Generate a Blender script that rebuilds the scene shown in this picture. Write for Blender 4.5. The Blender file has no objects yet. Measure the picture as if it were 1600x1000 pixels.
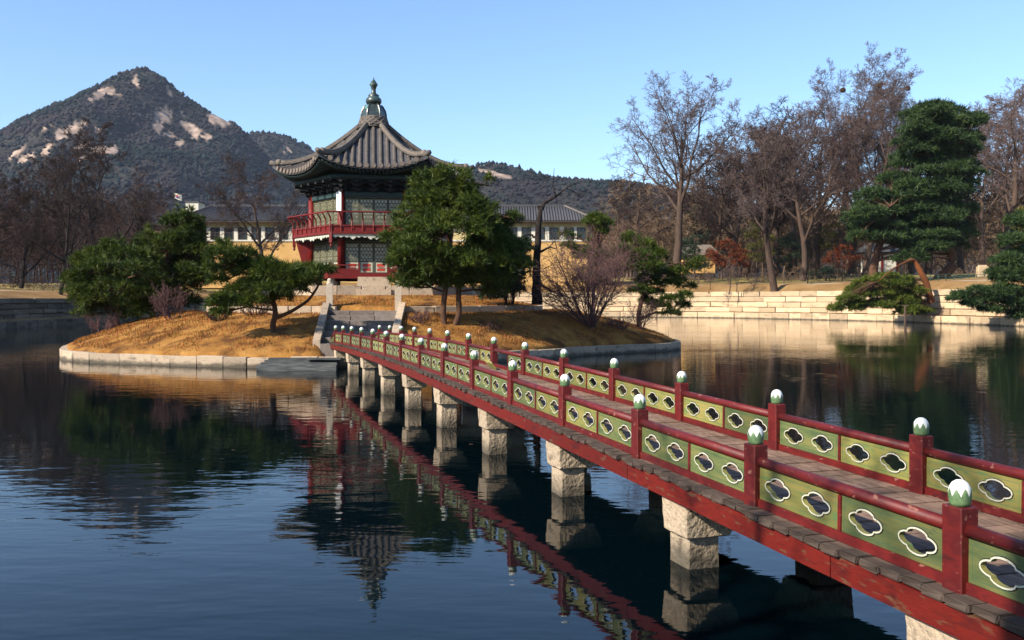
import bpy, bmesh, math, random
import numpy as np
from mathutils import Vector, Matrix
R = math.radians
scene = bpy.context.scene
COL = scene.collection

# ------------------------------------------------------------------ camera, sky, sun, exposure
F = 1450.0            # focal length in pixels of a 1600 px wide picture
HOR = 469.0           # row of the horizon
H = 2.6               # eye height above the water
cam = bpy.data.cameras.new('camera'); cam_ob = bpy.data.objects.new('camera', cam); COL.objects.link(cam_ob)
cam_ob.location = (0, 0, H); cam_ob.rotation_euler = (R(90), 0, 0)
cam.sensor_width = 36; cam.lens = 36 * F / 1600; cam.shift_y = (HOR - 500) / 1600
cam.clip_start = 0.1; cam.clip_end = 20000
scene.camera = cam_ob

SUN_PHI, SUN_EL = 36.0, 34.0
w = bpy.data.worlds.new('World'); scene.world = w; w.use_nodes = True
nt = w.node_tree
sky = nt.nodes.new('ShaderNodeTexSky'); sky.sky_type = 'NISHITA'; sky.sun_disc = False
sky.sun_elevation = R(SUN_EL); sky.sun_rotation = R(-(90 + SUN_PHI))
sky.air_density = 1.0; sky.dust_density = 0.5; sky.ozone_density = 5.0; sky.altitude = 50
nt.links.new(sky.outputs[0], nt.nodes['Background'].inputs[0])
nt.nodes['Background'].inputs[1].default_value = 0.118
sun = bpy.data.lights.new('sun', 'SUN'); sun.energy = 5.0; sun.angle = R(0.5); sun.color = (1.0, 0.91, 0.77)
sun_ob = bpy.data.objects.new('sun', sun); COL.objects.link(sun_ob)
sdir = Vector((-math.cos(R(SUN_PHI)) * math.cos(R(SUN_EL)), -math.sin(R(SUN_PHI)) * math.cos(R(SUN_EL)), math.sin(R(SUN_EL))))
sun_ob.rotation_euler = sdir.to_track_quat('Z', 'Y').to_euler(); sun_ob.location = (-60, -30, 60)
vs = scene.view_settings
vs.view_transform = 'Standard'; vs.look = 'None'; vs.gamma = 1.0; vs.exposure = 1.05; vs.use_curve_mapping = False
scene.cycles.max_bounces = 6; scene.cycles.transparent_max_bounces = 8
scene.cycles.caustics_reflective = False; scene.cycles.caustics_refractive = False

# ------------------------------------------------------------------ helpers
def X_at(px, Y): return (px - 800) * Y / F
def Z_at(py, Y): return H - (py - HOR) * Y / F
def W(px, py, Y): return Vector((X_at(px, Y), Y, Z_at(py, Y)))

class MB:
    """collects polygons, links them as one mesh object"""
    def __init__(s): s.v = []; s.f = []; s.mi = []
    def add(s, vs, fs, m=0):
        b = len(s.v); s.v.extend([tuple(p) for p in vs])
        for f in fs: s.f.append(tuple(b + i for i in f)); s.mi.append(m)
    def box(s, c, d, rz=0.0, m=0, taper=1.0):
        x, y, z = d[0] / 2, d[1] / 2, d[2] / 2; ca, sa = math.cos(rz), math.sin(rz)
        p = []
        for zz, t in ((-z, 1.0), (z, taper)):
            for a, b in ((-x, -y), (x, -y), (x, y), (-x, y)):
                a *= t; b *= t
                p.append((c[0] + a * ca - b * sa, c[1] + a * sa + b * ca, c[2] + zz))
        s.add(p, [(3, 2, 1, 0), (4, 5, 6, 7), (0, 1, 5, 4), (1, 2, 6, 5), (2, 3, 7, 6), (3, 0, 4, 7)], m)
    def hexa(s, p, m=0):
        s.add(p, [(3, 2, 1, 0), (4, 5, 6, 7), (0, 1, 5, 4), (1, 2, 6, 5), (2, 3, 7, 6), (3, 0, 4, 7)], m)
    def quad(s, a, b, c, d, m=0): s.add([a, b, c, d], [(0, 1, 2, 3)], m)
    def tube(s, pts, rad, n=6, cap=True, m=0, flat=1.0):
        pts = [Vector(p) for p in pts]; k = len(pts)
        if not hasattr(rad, '__len__'): rad = [rad] * k
        vs = []
        up = Vector((0, 0, 1))
        d0 = (pts[-1] - pts[0])
        if d0.length < 1e-6: return
        if abs(d0.normalized().z) > .9: up = Vector((1, 0, 0))
        for i in range(k):
            d = (pts[min(i + 1, k - 1)] - pts[max(i - 1, 0)]).normalized()
            a = d.cross(up).normalized(); b = a.cross(d)
            for j in range(n):
                t = 2 * math.pi * j / n
                vs.append(pts[i] + (a * math.cos(t) + b * math.sin(t) * flat) * rad[i])
        fs = []
        for i in range(k - 1):
            for j in range(n):
                j2 = (j + 1) % n
                fs.append((i * n + j, i * n + j2, (i + 1) * n + j2, (i + 1) * n + j))
        if cap:
            fs.append(tuple(reversed(range(n)))); fs.append(tuple((k - 1) * n + j for j in range(n)))
        s.add(vs, fs, m)
    def lathe(s, prof, n=16, c=(0, 0, 0), m=0, rot=0.0):
        vs = []
        for r, z in prof:
            for j in range(n):
                t = 2 * math.pi * j / n + rot
                vs.append((c[0] + r * math.cos(t), c[1] + r * math.sin(t), c[2] + z))
        fs = []
        for i in range(len(prof) - 1):
            for j in range(n):
                j2 = (j + 1) % n
                fs.append((i * n + j, i * n + j2, (i + 1) * n + j2, (i + 1) * n + j))
        fs.append(tuple(reversed(range(n)))); k = len(prof) - 1
        fs.append(tuple(k * n + j for j in range(n)))
        s.add(vs, fs, m)
    def mesh(s, name, mats, smooth=False):
        me = bpy.data.meshes.new(name); me.from_pydata(s.v, [], s.f)
        if not isinstance(mats, (list, tuple)): mats = [mats]
        for m in mats: me.materials.append(m)
        if len(mats) > 1: me.polygons.foreach_set('material_index', s.mi)
        if smooth: me.polygons.foreach_set('use_smooth', [True] * len(s.f))
        me.update(); return me

def link(name, me, parent=None, loc=(0, 0, 0), rot=(0, 0, 0), scale=(1, 1, 1)):
    o = bpy.data.objects.new(name, me); COL.objects.link(o)
    o.location = loc; o.rotation_euler = rot; o.scale = scale
    if parent is not None: o.parent = parent
    return o
def obj(name, mb, mats, parent=None, smooth=False, **k): return link(name, mb.mesh(name, mats, smooth), parent, **k)
def tag(o, label, cat, group=None):
    o['label'] = label; o['category'] = cat
    if group: o['group'] = group
    return o
def thing(name, label, cat, loc=(0, 0, 0), rz=0.0, group=None):
    o = bpy.data.objects.new(name, None); COL.objects.link(o); o.empty_display_size = .3
    o.location = loc; o.rotation_euler = (0, 0, rz)
    return tag(o, label, cat, group)
def structure(o): o['kind'] = 'structure'; return o
def stuff(o): o['kind'] = 'stuff'; return o
def tri_mesh(name, V, T, mats, attr=None, smooth=False, mi=None):
    V = np.asarray(V, np.float32).reshape(-1, 3); T = np.asarray(T, np.int32)
    k = T.shape[1]; n = len(T)
    me = bpy.data.meshes.new(name)
    me.vertices.add(len(V)); me.vertices.foreach_set('co', V.ravel())
    me.loops.add(n * k); me.loops.foreach_set('vertex_index', T.ravel())
    me.polygons.add(n); me.polygons.foreach_set('loop_start', np.arange(0, n * k, k, dtype=np.int32))
    me.polygons.foreach_set('loop_total', np.full(n, k, np.int32))
    if smooth: me.polygons.foreach_set('use_smooth', np.ones(n, bool))
    if not isinstance(mats, (list, tuple)): mats = [mats]
    for m in mats: me.materials.append(m)
    if mi is not None: me.polygons.foreach_set('material_index', np.asarray(mi, np.int32))
    if attr is not None:
        for an, av in attr.items():
            a = me.attributes.new(an, 'FLOAT', 'POINT'); a.data.foreach_set('value', np.asarray(av, np.float32))
    me.update(calc_edges=True); me.validate(); return me

# value noise
_rng = np.random.RandomState(7); _tab = _rng.rand(64, 64, 64).astype(np.float32)
def vnoise(x, y, z=0.0):
    x = np.asarray(x, float); y = np.asarray(y, float); z = np.asarray(z, float) + 0 * x
    xi = np.floor(x).astype(int); yi = np.floor(y).astype(int); zi = np.floor(z).astype(int)
    fx, fy, fz = x - xi, y - yi, z - zi
    fx = fx * fx * (3 - 2 * fx); fy = fy * fy * (3 - 2 * fy); fz = fz * fz * (3 - 2 * fz)
    r = 0
    for a in (0, 1):
        for b in (0, 1):
            for c in (0, 1):
                r = r + _tab[(xi + a) % 64, (yi + b) % 64, (zi + c) % 64] * (fx if a else 1 - fx) * (fy if b else 1 - fy) * (fz if c else 1 - fz)
    return r
def fbm(x, y, o=4, z=0.0):
    r = 0; a = .5
    for i in range(o): r = r + a * vnoise(x * 2 ** i + 13 * i, y * 2 ** i + 7 * i, z); a *= .5
    return r

# ------------------------------------------------------------------ materials
ALB, SAT = .68, 1.18        # overall albedo level and colour purity of the palette
def tone(c):
    y = .3 * c[0] + .5 * c[1] + .2 * c[2]
    return tuple(max(.002, (y + (v - y) * SAT) * ALB) for v in c)
def mat(name, cols, scale=3.0, detail=5.0, rough=.8, bump=0.0, bscale=None, rand=0.0, stretch=(1, 1, 1), spec=.3, tint=0.0,
        coat=0.0, spots=None, coord='Object', transl=0.0, bdist=.02):
    cols = [tone(c) for c in cols]
    if spots: spots = (tone(spots[0]), *spots[1:])
    m = bpy.data.materials.new(name); m.use_nodes = True
    n = m.node_tree.nodes; l = m.node_tree.links; b = n['Principled BSDF']
    b.inputs['Roughness'].default_value = rough; b.inputs['Specular IOR Level'].default_value = spec
    if coat: b.inputs['Coat Weight'].default_value = coat; b.inputs['Coat Roughness'].default_value = .25
    tc = n.new('ShaderNodeTexCoord'); mp = n.new('ShaderNodeMapping'); mp.inputs['Scale'].default_value = stretch
    l.new(tc.outputs[coord], mp.inputs[0])
    vec = mp.outputs[0]
    oi = None
    if rand or True:
        oi = n.new('ShaderNodeObjectInfo')
        ad = n.new('ShaderNodeVectorMath'); ad.operation = 'MULTIPLY_ADD'
        cx = n.new('ShaderNodeCombineXYZ'); l.new(oi.outputs['Random'], cx.inputs[0]); l.new(oi.outputs['Random'], cx.inputs[1])
        l.new(cx.outputs[0], ad.inputs[0]); ad.inputs[1].default_value = (37, 71, 0); l.new(vec, ad.inputs[2]); vec = ad.outputs[0]
    nz = n.new('ShaderNodeTexNoise'); nz.inputs['Scale'].default_value = scale; nz.inputs['Detail'].default_value = detail
    nz.inputs['Roughness'].default_value = .62; l.new(vec, nz.inputs['Vector'])
    rp = n.new('ShaderNodeValToRGB'); e = rp.color_ramp.elements
    k = len(cols)
    while len(e) < k: e.new(.5)
    for i, c in enumerate(cols):
        e[i].position = .30 + .40 * i / max(1, k - 1) if k > 1 else .5; e[i].color = (*c, 1)
    if k == 1: e[1].color = (*cols[0], 1)
    l.new(nz.outputs[0], rp.inputs[0]); col = rp.outputs[0]
    if spots:    # (colour, scale, threshold, softness)
        sc, ss, st, sf = spots
        n2 = n.new('ShaderNodeTexNoise'); n2.inputs['Scale'].default_value = ss; n2.inputs['Detail'].default_value = 6; l.new(vec, n2.inputs['Vector'])
        mr = n.new('ShaderNodeMapRange'); mr.inputs['From Min'].default_value = st; mr.inputs['From Max'].default_value = st + sf
        l.new(n2.outputs[0], mr.inputs[0])
        mx = n.new('ShaderNodeMix'); mx.data_type = 'RGBA'; l.new(mr.outputs[0], mx.inputs[0]); l.new(col, mx.inputs[6]); mx.inputs[7].default_value = (*sc, 1)
        col = mx.outputs[2]
    if rand:
        mr = n.new('ShaderNodeMapRange'); mr.inputs['To Min'].default_value = 1 - rand; mr.inputs['To Max'].default_value = 1 + rand
        l.new(oi.outputs['Random'], mr.inputs[0])
        hs = n.new('ShaderNodeHueSaturation'); l.new(mr.outputs[0], hs.inputs['Value']); l.new(col, hs.inputs['Color']); col = hs.outputs[0]
    if tint:     # natural variation from leaf to leaf
        at = n.new('ShaderNodeAttribute'); at.attribute_name = 'tint'
        mr = n.new('ShaderNodeMapRange'); mr.inputs['To Min'].default_value = 1 - tint; mr.inputs['To Max'].default_value = 1 + tint
        l.new(at.outputs['Fac'], mr.inputs[0])
        hs = n.new('ShaderNodeHueSaturation'); l.new(mr.outputs[0], hs.inputs['Value']); l.new(col, hs.inputs['Color']); col = hs.outputs[0]
        mh = n.new('ShaderNodeMapRange'); mh.inputs['To Min'].default_value = .522; mh.inputs['To Max'].default_value = .468; l.new(at.outputs['Fac'], mh.inputs[0]); l.new(mh.outputs[0], hs.inputs['Hue'])
    l.new(col, b.inputs['Base Color'])
    if bump:
        nb = n.new('ShaderNodeTexNoise'); nb.inputs['Scale'].default_value = bscale or scale * 4; nb.inputs['Detail'].default_value = 6
        l.new(vec, nb.inputs['Vector'])
        bp = n.new('ShaderNodeBump'); bp.inputs['Strength'].default_value = bump; bp.inputs['Distance'].default_value = bdist
        l.new(nb.outputs[0], bp.inputs['Height']); l.new(bp.outputs[0], b.inputs['Normal'])
    if transl:
        tr = n.new('ShaderNodeBsdfTranslucent'); l.new(col, tr.inputs[0])
        ms = n.new('ShaderNodeMixShader'); ms.inputs[0].default_value = transl
        l.new(b.outputs[0], ms.inputs[1]); l.new(tr.outputs[0], ms.inputs[2])
        l.new(ms.outputs[0], n['Material Output'].inputs[0])
    return m

M = {}
M['red'] = mat('red_paint', [(0.0405, 0.0063, 0.0063), (0.1395, 0.0162, 0.0144), (0.0855, 0.009, 0.009), (0.153, 0.027, 0.0216)], 6, rough=.55, bump=.25, bscale=60, rand=.12, spec=.35, bdist=.004,
               spots=((.26, .12, .09), 22, .64, .05), stretch=(.5, 1, 1))
M['beam_red'] = mat('weathered_red_paint', [(0.0612, 0.0072, 0.005), (0.144, 0.0158, 0.0086), (0.1008, 0.0101, 0.0065)], 5, rough=.6, bump=.4, bscale=40, rand=.15,
                    stretch=(.6, .6, 2.5), spots=((.12, .06, .035), 9, .60, .08), bdist=.006)
M['panel_a'] = mat('green_painted_board', [(0.0628, 0.0901, 0.0418), (0.1217, 0.1416, 0.0599), (0.1821, 0.1698, 0.0686)], 4, rough=.6, bump=.2, bscale=50, rand=.28, stretch=(.6, 1, 3.0),
                   spots=((.07, .10, .05), 12, .62, .10), bdist=.004)
M['panel_b'] = mat('yellow_green_painted_board', [(0.1359, 0.1473, 0.0571), (0.2321, 0.2185, 0.0799), (0.3005, 0.248, 0.0994)], 4, rough=.6, bump=.2, bscale=50, rand=.24, stretch=(.6, 1, 3.0),
                   spots=((.13, .20, .08), 9, .55, .12), bdist=.004)
M['rim'] = mat('white_rim_paint', [(.50, .49, .38), (.70, .68, .58)], 30, rough=.6, spots=((.30, .28, .2), 40, .62, .08))
M['rimdark'] = mat('black_outline_paint', [(.012, .014, .012)], 30, rough=.6)
M['plank'] = mat('weathered_plank', [(0.0897, 0.0579, 0.0433), (0.2272, 0.1507, 0.114), (0.3229, 0.226, 0.171)], 4, rough=.85, bump=.6, bscale=26, rand=.22, stretch=(6, .5, 6),
                 spots=((.05, .034, .026), 3, .62, .12), bdist=.008)
M['granite'] = mat('granite', [(.36, .28, .20), (.54, .44, .33), (.46, .36, .26)], 14, rough=.9, bump=1.0, bscale=20, rand=.10, bdist=.03,
                   spots=((.20, .15, .11), 5, .60, .12))
M['kerb_stone'] = mat('pale_kerb_stone', [(0.3024, 0.2352, 0.1736), (0.5152, 0.4144, 0.3136), (0.4256, 0.336, 0.252)], 5, rough=.9, bump=.6, bscale=14, rand=.22, bdist=.02,
                      spots=((.16, .13, .10), 2.2, .58, .14))
M['bank_stone'] = mat('bank_stone', [(0.414, 0.3024, 0.1995), (0.644, 0.4928, 0.336), (0.552, 0.4144, 0.273)], 1.6, rough=.9, bump=.7, bscale=5, rand=.28, bdist=.05,
                      spots=((.20, .15, .11), .9, .60, .12))
M['pale_post'] = mat('pale_granite_post', [(.50, .42, .34), (.66, .57, .47)], 9, rough=.9, bump=.5)
M['dark_stone'] = mat('dark_bank_stone', [(.10, .085, .065), (.20, .165, .125), (.15, .125, .095)], 1.6, rough=.9, bump=.7, bscale=5, rand=.35, bdist=.05, spots=((.05, .05, .035), .9, .55, .12))  # darker version of the bank stone, used for the left wall only
M['path_stone'] = mat('path_stone', [(0.144, 0.12, 0.108), (0.24, 0.204, 0.18)], 5, rough=.9, bump=.4, rand=.18)
M['joint'] = mat('dark_joint_earth', [(.06, .045, .03), (.10, .08, .05)], 6, rough=.95)
M['grass'] = mat('dry_grass', [(0.2045, 0.096, 0.0365), (0.3381, 0.176, 0.0664), (0.4106, 0.2305, 0.0923)], .9, rough=.95, bump=.8, bscale=9, bdist=.06,
                 spots=((.12, .058, .026), 1.1, .47, .16), spec=.1)
M['blade'] = mat('dry_grass_blade', [(0.2863, 0.1365, 0.0473), (0.4517, 0.2507, 0.0999)], .9, rough=.9, tint=.45, spec=.1, transl=.25)
M['soil'] = mat('bank_soil', [(.18, .105, .05), (.30, .19, .095), (.38, .26, .14)], .25, detail=9, rough=.95, bump=.6, bscale=2, bdist=.1, spec=.1)
M['roof'] = mat('grey_roof_tile', [(0.0612, 0.052, 0.0459), (0.1224, 0.1071, 0.0949), (0.1652, 0.1438, 0.1255)], 7, rough=.75, bump=.4, bscale=18, rand=.16, bdist=.02,
                spots=((.06, .05, .045), 3, .6, .1))
M['roof_far'] = mat('far_roof_tile', [(0.0562, 0.0562, 0.0625), (0.1063, 0.1038, 0.11)], 3, rough=.8, rand=.1)
M['pale_mortar'] = mat('pale_lime_mortar', [(0.1663, 0.1375, 0.1151), (0.2303, 0.1919, 0.1631)], 8, rough=.9, bump=.4)
M['bronze'] = mat('verdigris_metal', [(0.018, 0.0228, 0.0228), (0.033, 0.045, 0.042), (0.066, 0.12, 0.108)], 3.5, rough=.38, spec=.6, spots=((.16, .36, .32), 2.5, .60, .08))
M['timber_red'] = mat('pavilion_red_timber', [(0.1084, 0.0087, 0.0065), (0.1806, 0.0145, 0.0108)], 4, rough=.6, rand=.12)
M['timber_green'] = mat('painted_green_timber', [(.014, .034, .034), (.028, .055, .052)], 5, rough=.65, rand=.15, spots=((.10, .045, .03), 9, .62, .05))
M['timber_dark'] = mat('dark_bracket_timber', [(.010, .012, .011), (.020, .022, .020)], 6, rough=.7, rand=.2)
M['valance'] = mat('white_valance_paint', [(.52, .50, .42), (.66, .64, .55)], 12, rough=.7, spots=((.20, .30, .26), 9, .60, .05))
M['paper'] = mat('door_paper', [(0.756, 0.7128, 0.6048), (0.8424, 0.81, 0.7128)], 8, rough=.9)
M['lattice'] = mat('pale_green_lattice', [(0.1418, 0.138, 0.0845), (0.189, 0.1822, 0.1109)], 10, rough=.7)
M['doorframe'] = mat('dark_door_frame', [(0.084, 0.084, 0.06), (0.12, 0.12, 0.084)], 8, rough=.7)
M['skirt'] = mat('cream_skirt_panel', [(0.483, 0.483, 0.368), (0.598, 0.5865, 0.46)], 8, rough=.75)
M['redflower'] = mat('red_ornament', [(.45, .06, .04), (.55, .10, .07)], 14, rough=.7)
M['blue_paint'] = mat('blue_paint', [(.02, .04, .22), (.03, .05, .28)], 9)
M['plaque'] = mat('white_plaque', [(.72, .74, .76), (.80, .80, .80)], 20, rough=.6)
M['cream'] = mat('cream_wall', [(0.567, 0.4536, 0.24), (0.672, 0.5508, 0.324)], .8, rough=.9, bump=.2)
M['whitepaint'] = mat('white_painted_pier', [(.68, .64, .54), (.78, .74, .64)], 1.5, rough=.85)
M['ochre'] = mat('ochre_wall', [(0.546, 0.336, 0.143), (0.651, 0.4256, 0.208)], .6, rough=.9, spots=((.36, .19, .08), 1.2, .58, .12))
M['window_glass'] = mat('dark_window_pane', [(.012, .016, .020), (.022, .028, .03)], 2, rough=.15, spec=.5)
M['frame'] = mat('dark_window_frame', [(.05, .04, .035)], 3, rough=.6)
M['bark_pine'] = mat('pine_bark', [(.06, .032, .020), (.13, .068, .042)], 5, rough=.9, bump=.8, bscale=14, stretch=(1, 1, .35), bdist=.04)
M['bark_red'] = mat('red_pine_bark', [(0.0864, 0.0324, 0.0158), (0.216, 0.0756, 0.0288)], 1.5, rough=.9, bump=.8, bscale=6, stretch=(1, 1, .35), bdist=.05)
M['bark'] = mat('grey_brown_bark', [(.050, .032, .024), (.105, .07, .052)], 3, rough=.9, bump=.7, bscale=8, stretch=(1, 1, .3), bdist=.05)
M['bark_black'] = mat('blackish_bark', [(.014, .010, .009), (.030, .021, .017)], 3, rough=.95, bump=.7, bscale=8, stretch=(1, 1, .3), bdist=.05)
M['twig'] = mat('brown_twig', [(0.0903, 0.0652, 0.0609), (0.1563, 0.1124, 0.1014)], .4, rough=.9, rand=.2)
M['twig_dark'] = mat('dark_brown_twig', [(.04, .024, .02), (.07, .042, .034)], .4, rough=.9, rand=.2)
M['twig_purple'] = mat('purple_twig', [(0.0943, 0.0519, 0.0519), (0.1603, 0.0895, 0.0849)], 1.5, rough=.9)
M['twig_orange'] = mat('orange_brown_twig', [(0.1194, 0.081, 0.0593), (0.2162, 0.1474, 0.0926)], .06, rough=.9, rand=.15)
M['needle'] = mat('pine_needles', [(0.0271, 0.0512, 0.0095), (0.0533, 0.0853, 0.0149), (0.0863, 0.1131, 0.0206)], 1.1, rough=.6, tint=.6, spec=.25, transl=.18)
M['needle_blue'] = mat('blue_green_needles', [(0.0177, 0.0398, 0.015), (0.0363, 0.069, 0.023), (0.0595, 0.0946, 0.0271)], .7, rough=.6, tint=.6, spec=.25, transl=.15)
M['needle_yellow'] = mat('yellow_green_needles', [(0.07, 0.1, 0.018), (0.12, 0.15, 0.03)], .8, rough=.6, tint=.4, spec=.25, transl=.2)
M['leaf_dark'] = mat('dark_evergreen_leaf', [(.014, .028, .012), (.03, .05, .02)], 1.0, rough=.6, tint=.4, spec=.3)
M['leaf_red'] = mat('russet_leaf', [(0.112, 0.035, 0.014), (0.196, 0.063, 0.021)], .8, rough=.8, tint=.4, transl=.2)
M['leaf_olive'] = mat('olive_leaf', [(.07, .075, .02), (.13, .12, .035)], .8, rough=.8, tint=.4, transl=.2)
M['nest'] = mat('nest_twigs', [(.07, .04, .025), (.11, .065, .04)], 3, rough=.95)
M['raft_wood'] = mat('raft_grey_wood', [(.03, .035, .038), (.08, .085, .085), (.16, .16, .15)], 4, rough=.85, bump=.5, stretch=(.4, 4, 4), rand=.3)
M['iron'] = mat('dark_green_iron', [(.05, .08, .06)], 3, rough=.5)
M['wood_post'] = mat('grey_wood_stake', [(.08, .055, .04), (.13, .09, .065)], 4, rough=.9)
M['lawn'] = mat('far_dry_lawn', [(.20, .17, .06), (.34, .25, .10), (.40, .29, .13)], .12, detail=8, rough=.95, spots=((.10, .12, .04), .08, .52, .12))
M['paving'] = mat('pale_walk_paving', [(.46, .38, .30), (.56, .48, .38)], .5, rough=.9)
M['leaf_litter'] = mat('brown_leaf_litter', [(.07, .035, .02), (.14, .075, .04)], .3, detail=9, rough=.95)

def border_line(m, hx, hz, col):
    """a thin painted line following the edge of a board"""
    n = m.node_tree.nodes; l = m.node_tree.links; b = n['Principled BSDF']; src = b.inputs['Base Color'].links[0].from_socket
    tc = n.new('ShaderNodeTexCoord'); sp = n.new('ShaderNodeSeparateXYZ'); l.new(tc.outputs['Object'], sp.inputs[0])
    def mth(op, a, bb=None):
        q = n.new('ShaderNodeMath'); q.operation = op
        for i, v in enumerate((a, bb)):
            if v is None: continue
            if isinstance(v, (int, float)): q.inputs[i].default_value = v
            else: l.new(v, q.inputs[i])
        return q.outputs[0]
    e = mth('MINIMUM', mth('SUBTRACT', hx, mth('ABSOLUTE', sp.outputs[0])), mth('SUBTRACT', hz, mth('ABSOLUTE', sp.outputs[2])))
    f = mth('MULTIPLY', mth('LESS_THAN', mth('ABSOLUTE', mth('SUBTRACT', e, .030)), .0035), .65)
    mx = n.new('ShaderNodeMix'); mx.data_type = 'RGBA'; l.new(f, mx.inputs[0]); l.new(src, mx.inputs[6]); mx.inputs[7].default_value = (*col, 1); l.new(mx.outputs[2], b.inputs['Base Color'])
border_line(M['panel_a'], .52, .1325, (.03, .07, .04)); border_line(M['panel_b'], .52, .1325, (.05, .10, .045))

def worn_ends(m, x0, col):
    """dirt and moss on the plank ends outside the railing"""
    n = m.node_tree.nodes; l = m.node_tree.links; b = n['Principled BSDF']; src = b.inputs['Base Color'].links[0].from_socket
    tc = n.new('ShaderNodeTexCoord'); sp = n.new('ShaderNodeSeparateXYZ'); l.new(tc.outputs['Object'], sp.inputs[0])
    a = n.new('ShaderNodeMath'); a.operation = 'ABSOLUTE'; l.new(sp.outputs[0], a.inputs[0])
    mr = n.new('ShaderNodeMapRange'); mr.inputs['From Min'].default_value = x0; mr.inputs['From Max'].default_value = x0 + .1; mr.inputs['To Max'].default_value = .8; l.new(a.outputs[0], mr.inputs[0])
    mx = n.new('ShaderNodeMix'); mx.data_type = 'RGBA'; l.new(mr.outputs[0], mx.inputs[0]); l.new(src, mx.inputs[6]); mx.inputs[7].default_value = (*col, 1); l.new(mx.outputs[2], b.inputs['Base Color'])
worn_ends(M['plank'], .83, (.030, .024, .020))

def waterline(m, z0, z1, col, amt=.75):
    """dark damp and algae stain just above the pond's surface"""
    n = m.node_tree.nodes; l = m.node_tree.links; b = n['Principled BSDF']; src = b.inputs['Base Color'].links[0].from_socket
    g = n.new('ShaderNodeNewGeometry'); sp = n.new('ShaderNodeSeparateXYZ'); l.new(g.outputs['Position'], sp.inputs[0])
    nz = n.new('ShaderNodeTexNoise'); nz.inputs['Scale'].default_value = 2.5; nz.inputs['Detail'].default_value = 5; l.new(g.outputs['Position'], nz.inputs[0])
    a = n.new('ShaderNodeMath'); a.operation = 'MULTIPLY_ADD'; l.new(nz.outputs[0], a.inputs[0]); a.inputs[1].default_value = -.30; l.new(sp.outputs[2], a.inputs[2])
    mr = n.new('ShaderNodeMapRange'); mr.inputs['From Min'].default_value = z0 - .15; mr.inputs['From Max'].default_value = z1 - .15
    mr.inputs['To Min'].default_value = amt; mr.inputs['To Max'].default_value = 0; l.new(a.outputs[0], mr.inputs[0])
    mx = n.new('ShaderNodeMix'); mx.data_type = 'RGBA'; l.new(mr.outputs[0], mx.inputs[0]); l.new(src, mx.inputs[6]); mx.inputs[7].default_value = (*col, 1); l.new(mx.outputs[2], b.inputs['Base Color'])
for k_, z_ in (('kerb_stone', .20), ('bank_stone', .22), ('granite', .34)): waterline(M[k_], .06, z_, (.040, .036, .026), .85)

def cap_material():
    m = bpy.data.materials.new('lotus_bud_paint'); m.use_nodes = True
    n = m.node_tree.nodes; l = m.node_tree.links; b = n['Principled BSDF']; b.inputs['Roughness'].default_value = .5
    tc = n.new('ShaderNodeTexCoord'); sp = n.new('ShaderNodeSeparateXYZ'); l.new(tc.outputs['Object'], sp.inputs[0])
    def mth(op, a, bb=None):
        q = n.new('ShaderNodeMath'); q.operation = op
        for i, v in enumerate((a, bb)):
            if v is None: continue
            if isinstance(v, (int, float)): q.inputs[i].default_value = v
            else: l.new(v, q.inputs[i])
        return q.outputs[0]
    ang = mth('ARCTAN2', sp.outputs[1], sp.outputs[0])
    tri = mth('PINGPONG', mth('MULTIPLY', ang, 8 / (2 * math.pi)), .5)       # zigzag of 8 petals
    edge = mth('ADD', mth('MULTIPLY', tri, .10), .064)
    nz = n.new('ShaderNodeTexNoise'); nz.inputs['Scale'].default_value = 40; nz.inputs['Detail'].default_value = 5; l.new(tc.outputs['Object'], nz.inputs[0])
    oi = n.new('ShaderNodeObjectInfo')
    edge = mth('ADD', edge, mth('MULTIPLY', mth('SUBTRACT', nz.outputs[0], .5), .03))
    d = mth('SUBTRACT', sp.outputs[2], edge)
    fac = n.new('ShaderNodeMapRange'); fac.inputs['From Min'].default_value = -.001; fac.inputs['From Max'].default_value = .002; l.new(d, fac.inputs[0])
    rp = n.new('ShaderNodeValToRGB'); rp.color_ramp.elements[0].position = .3; rp.color_ramp.elements[1].position = .7
    rp.color_ramp.elements[0].color = (.05, .105, .045, 1); rp.color_ramp.elements[1].color = (.12, .185, .08, 1); l.new(nz.outputs[0], rp.inputs[0])
    mx = n.new('ShaderNodeMix'); mx.data_type = 'RGBA'; l.new(fac.outputs[0], mx.inputs[0]); l.new(rp.outputs[0], mx.inputs[6]); mx.inputs[7].default_value = (.62, .61, .57, 1)
    l.new(mx.outputs[2], b.inputs['Base Color'])
    return m
M['cap'] = cap_material()

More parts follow.
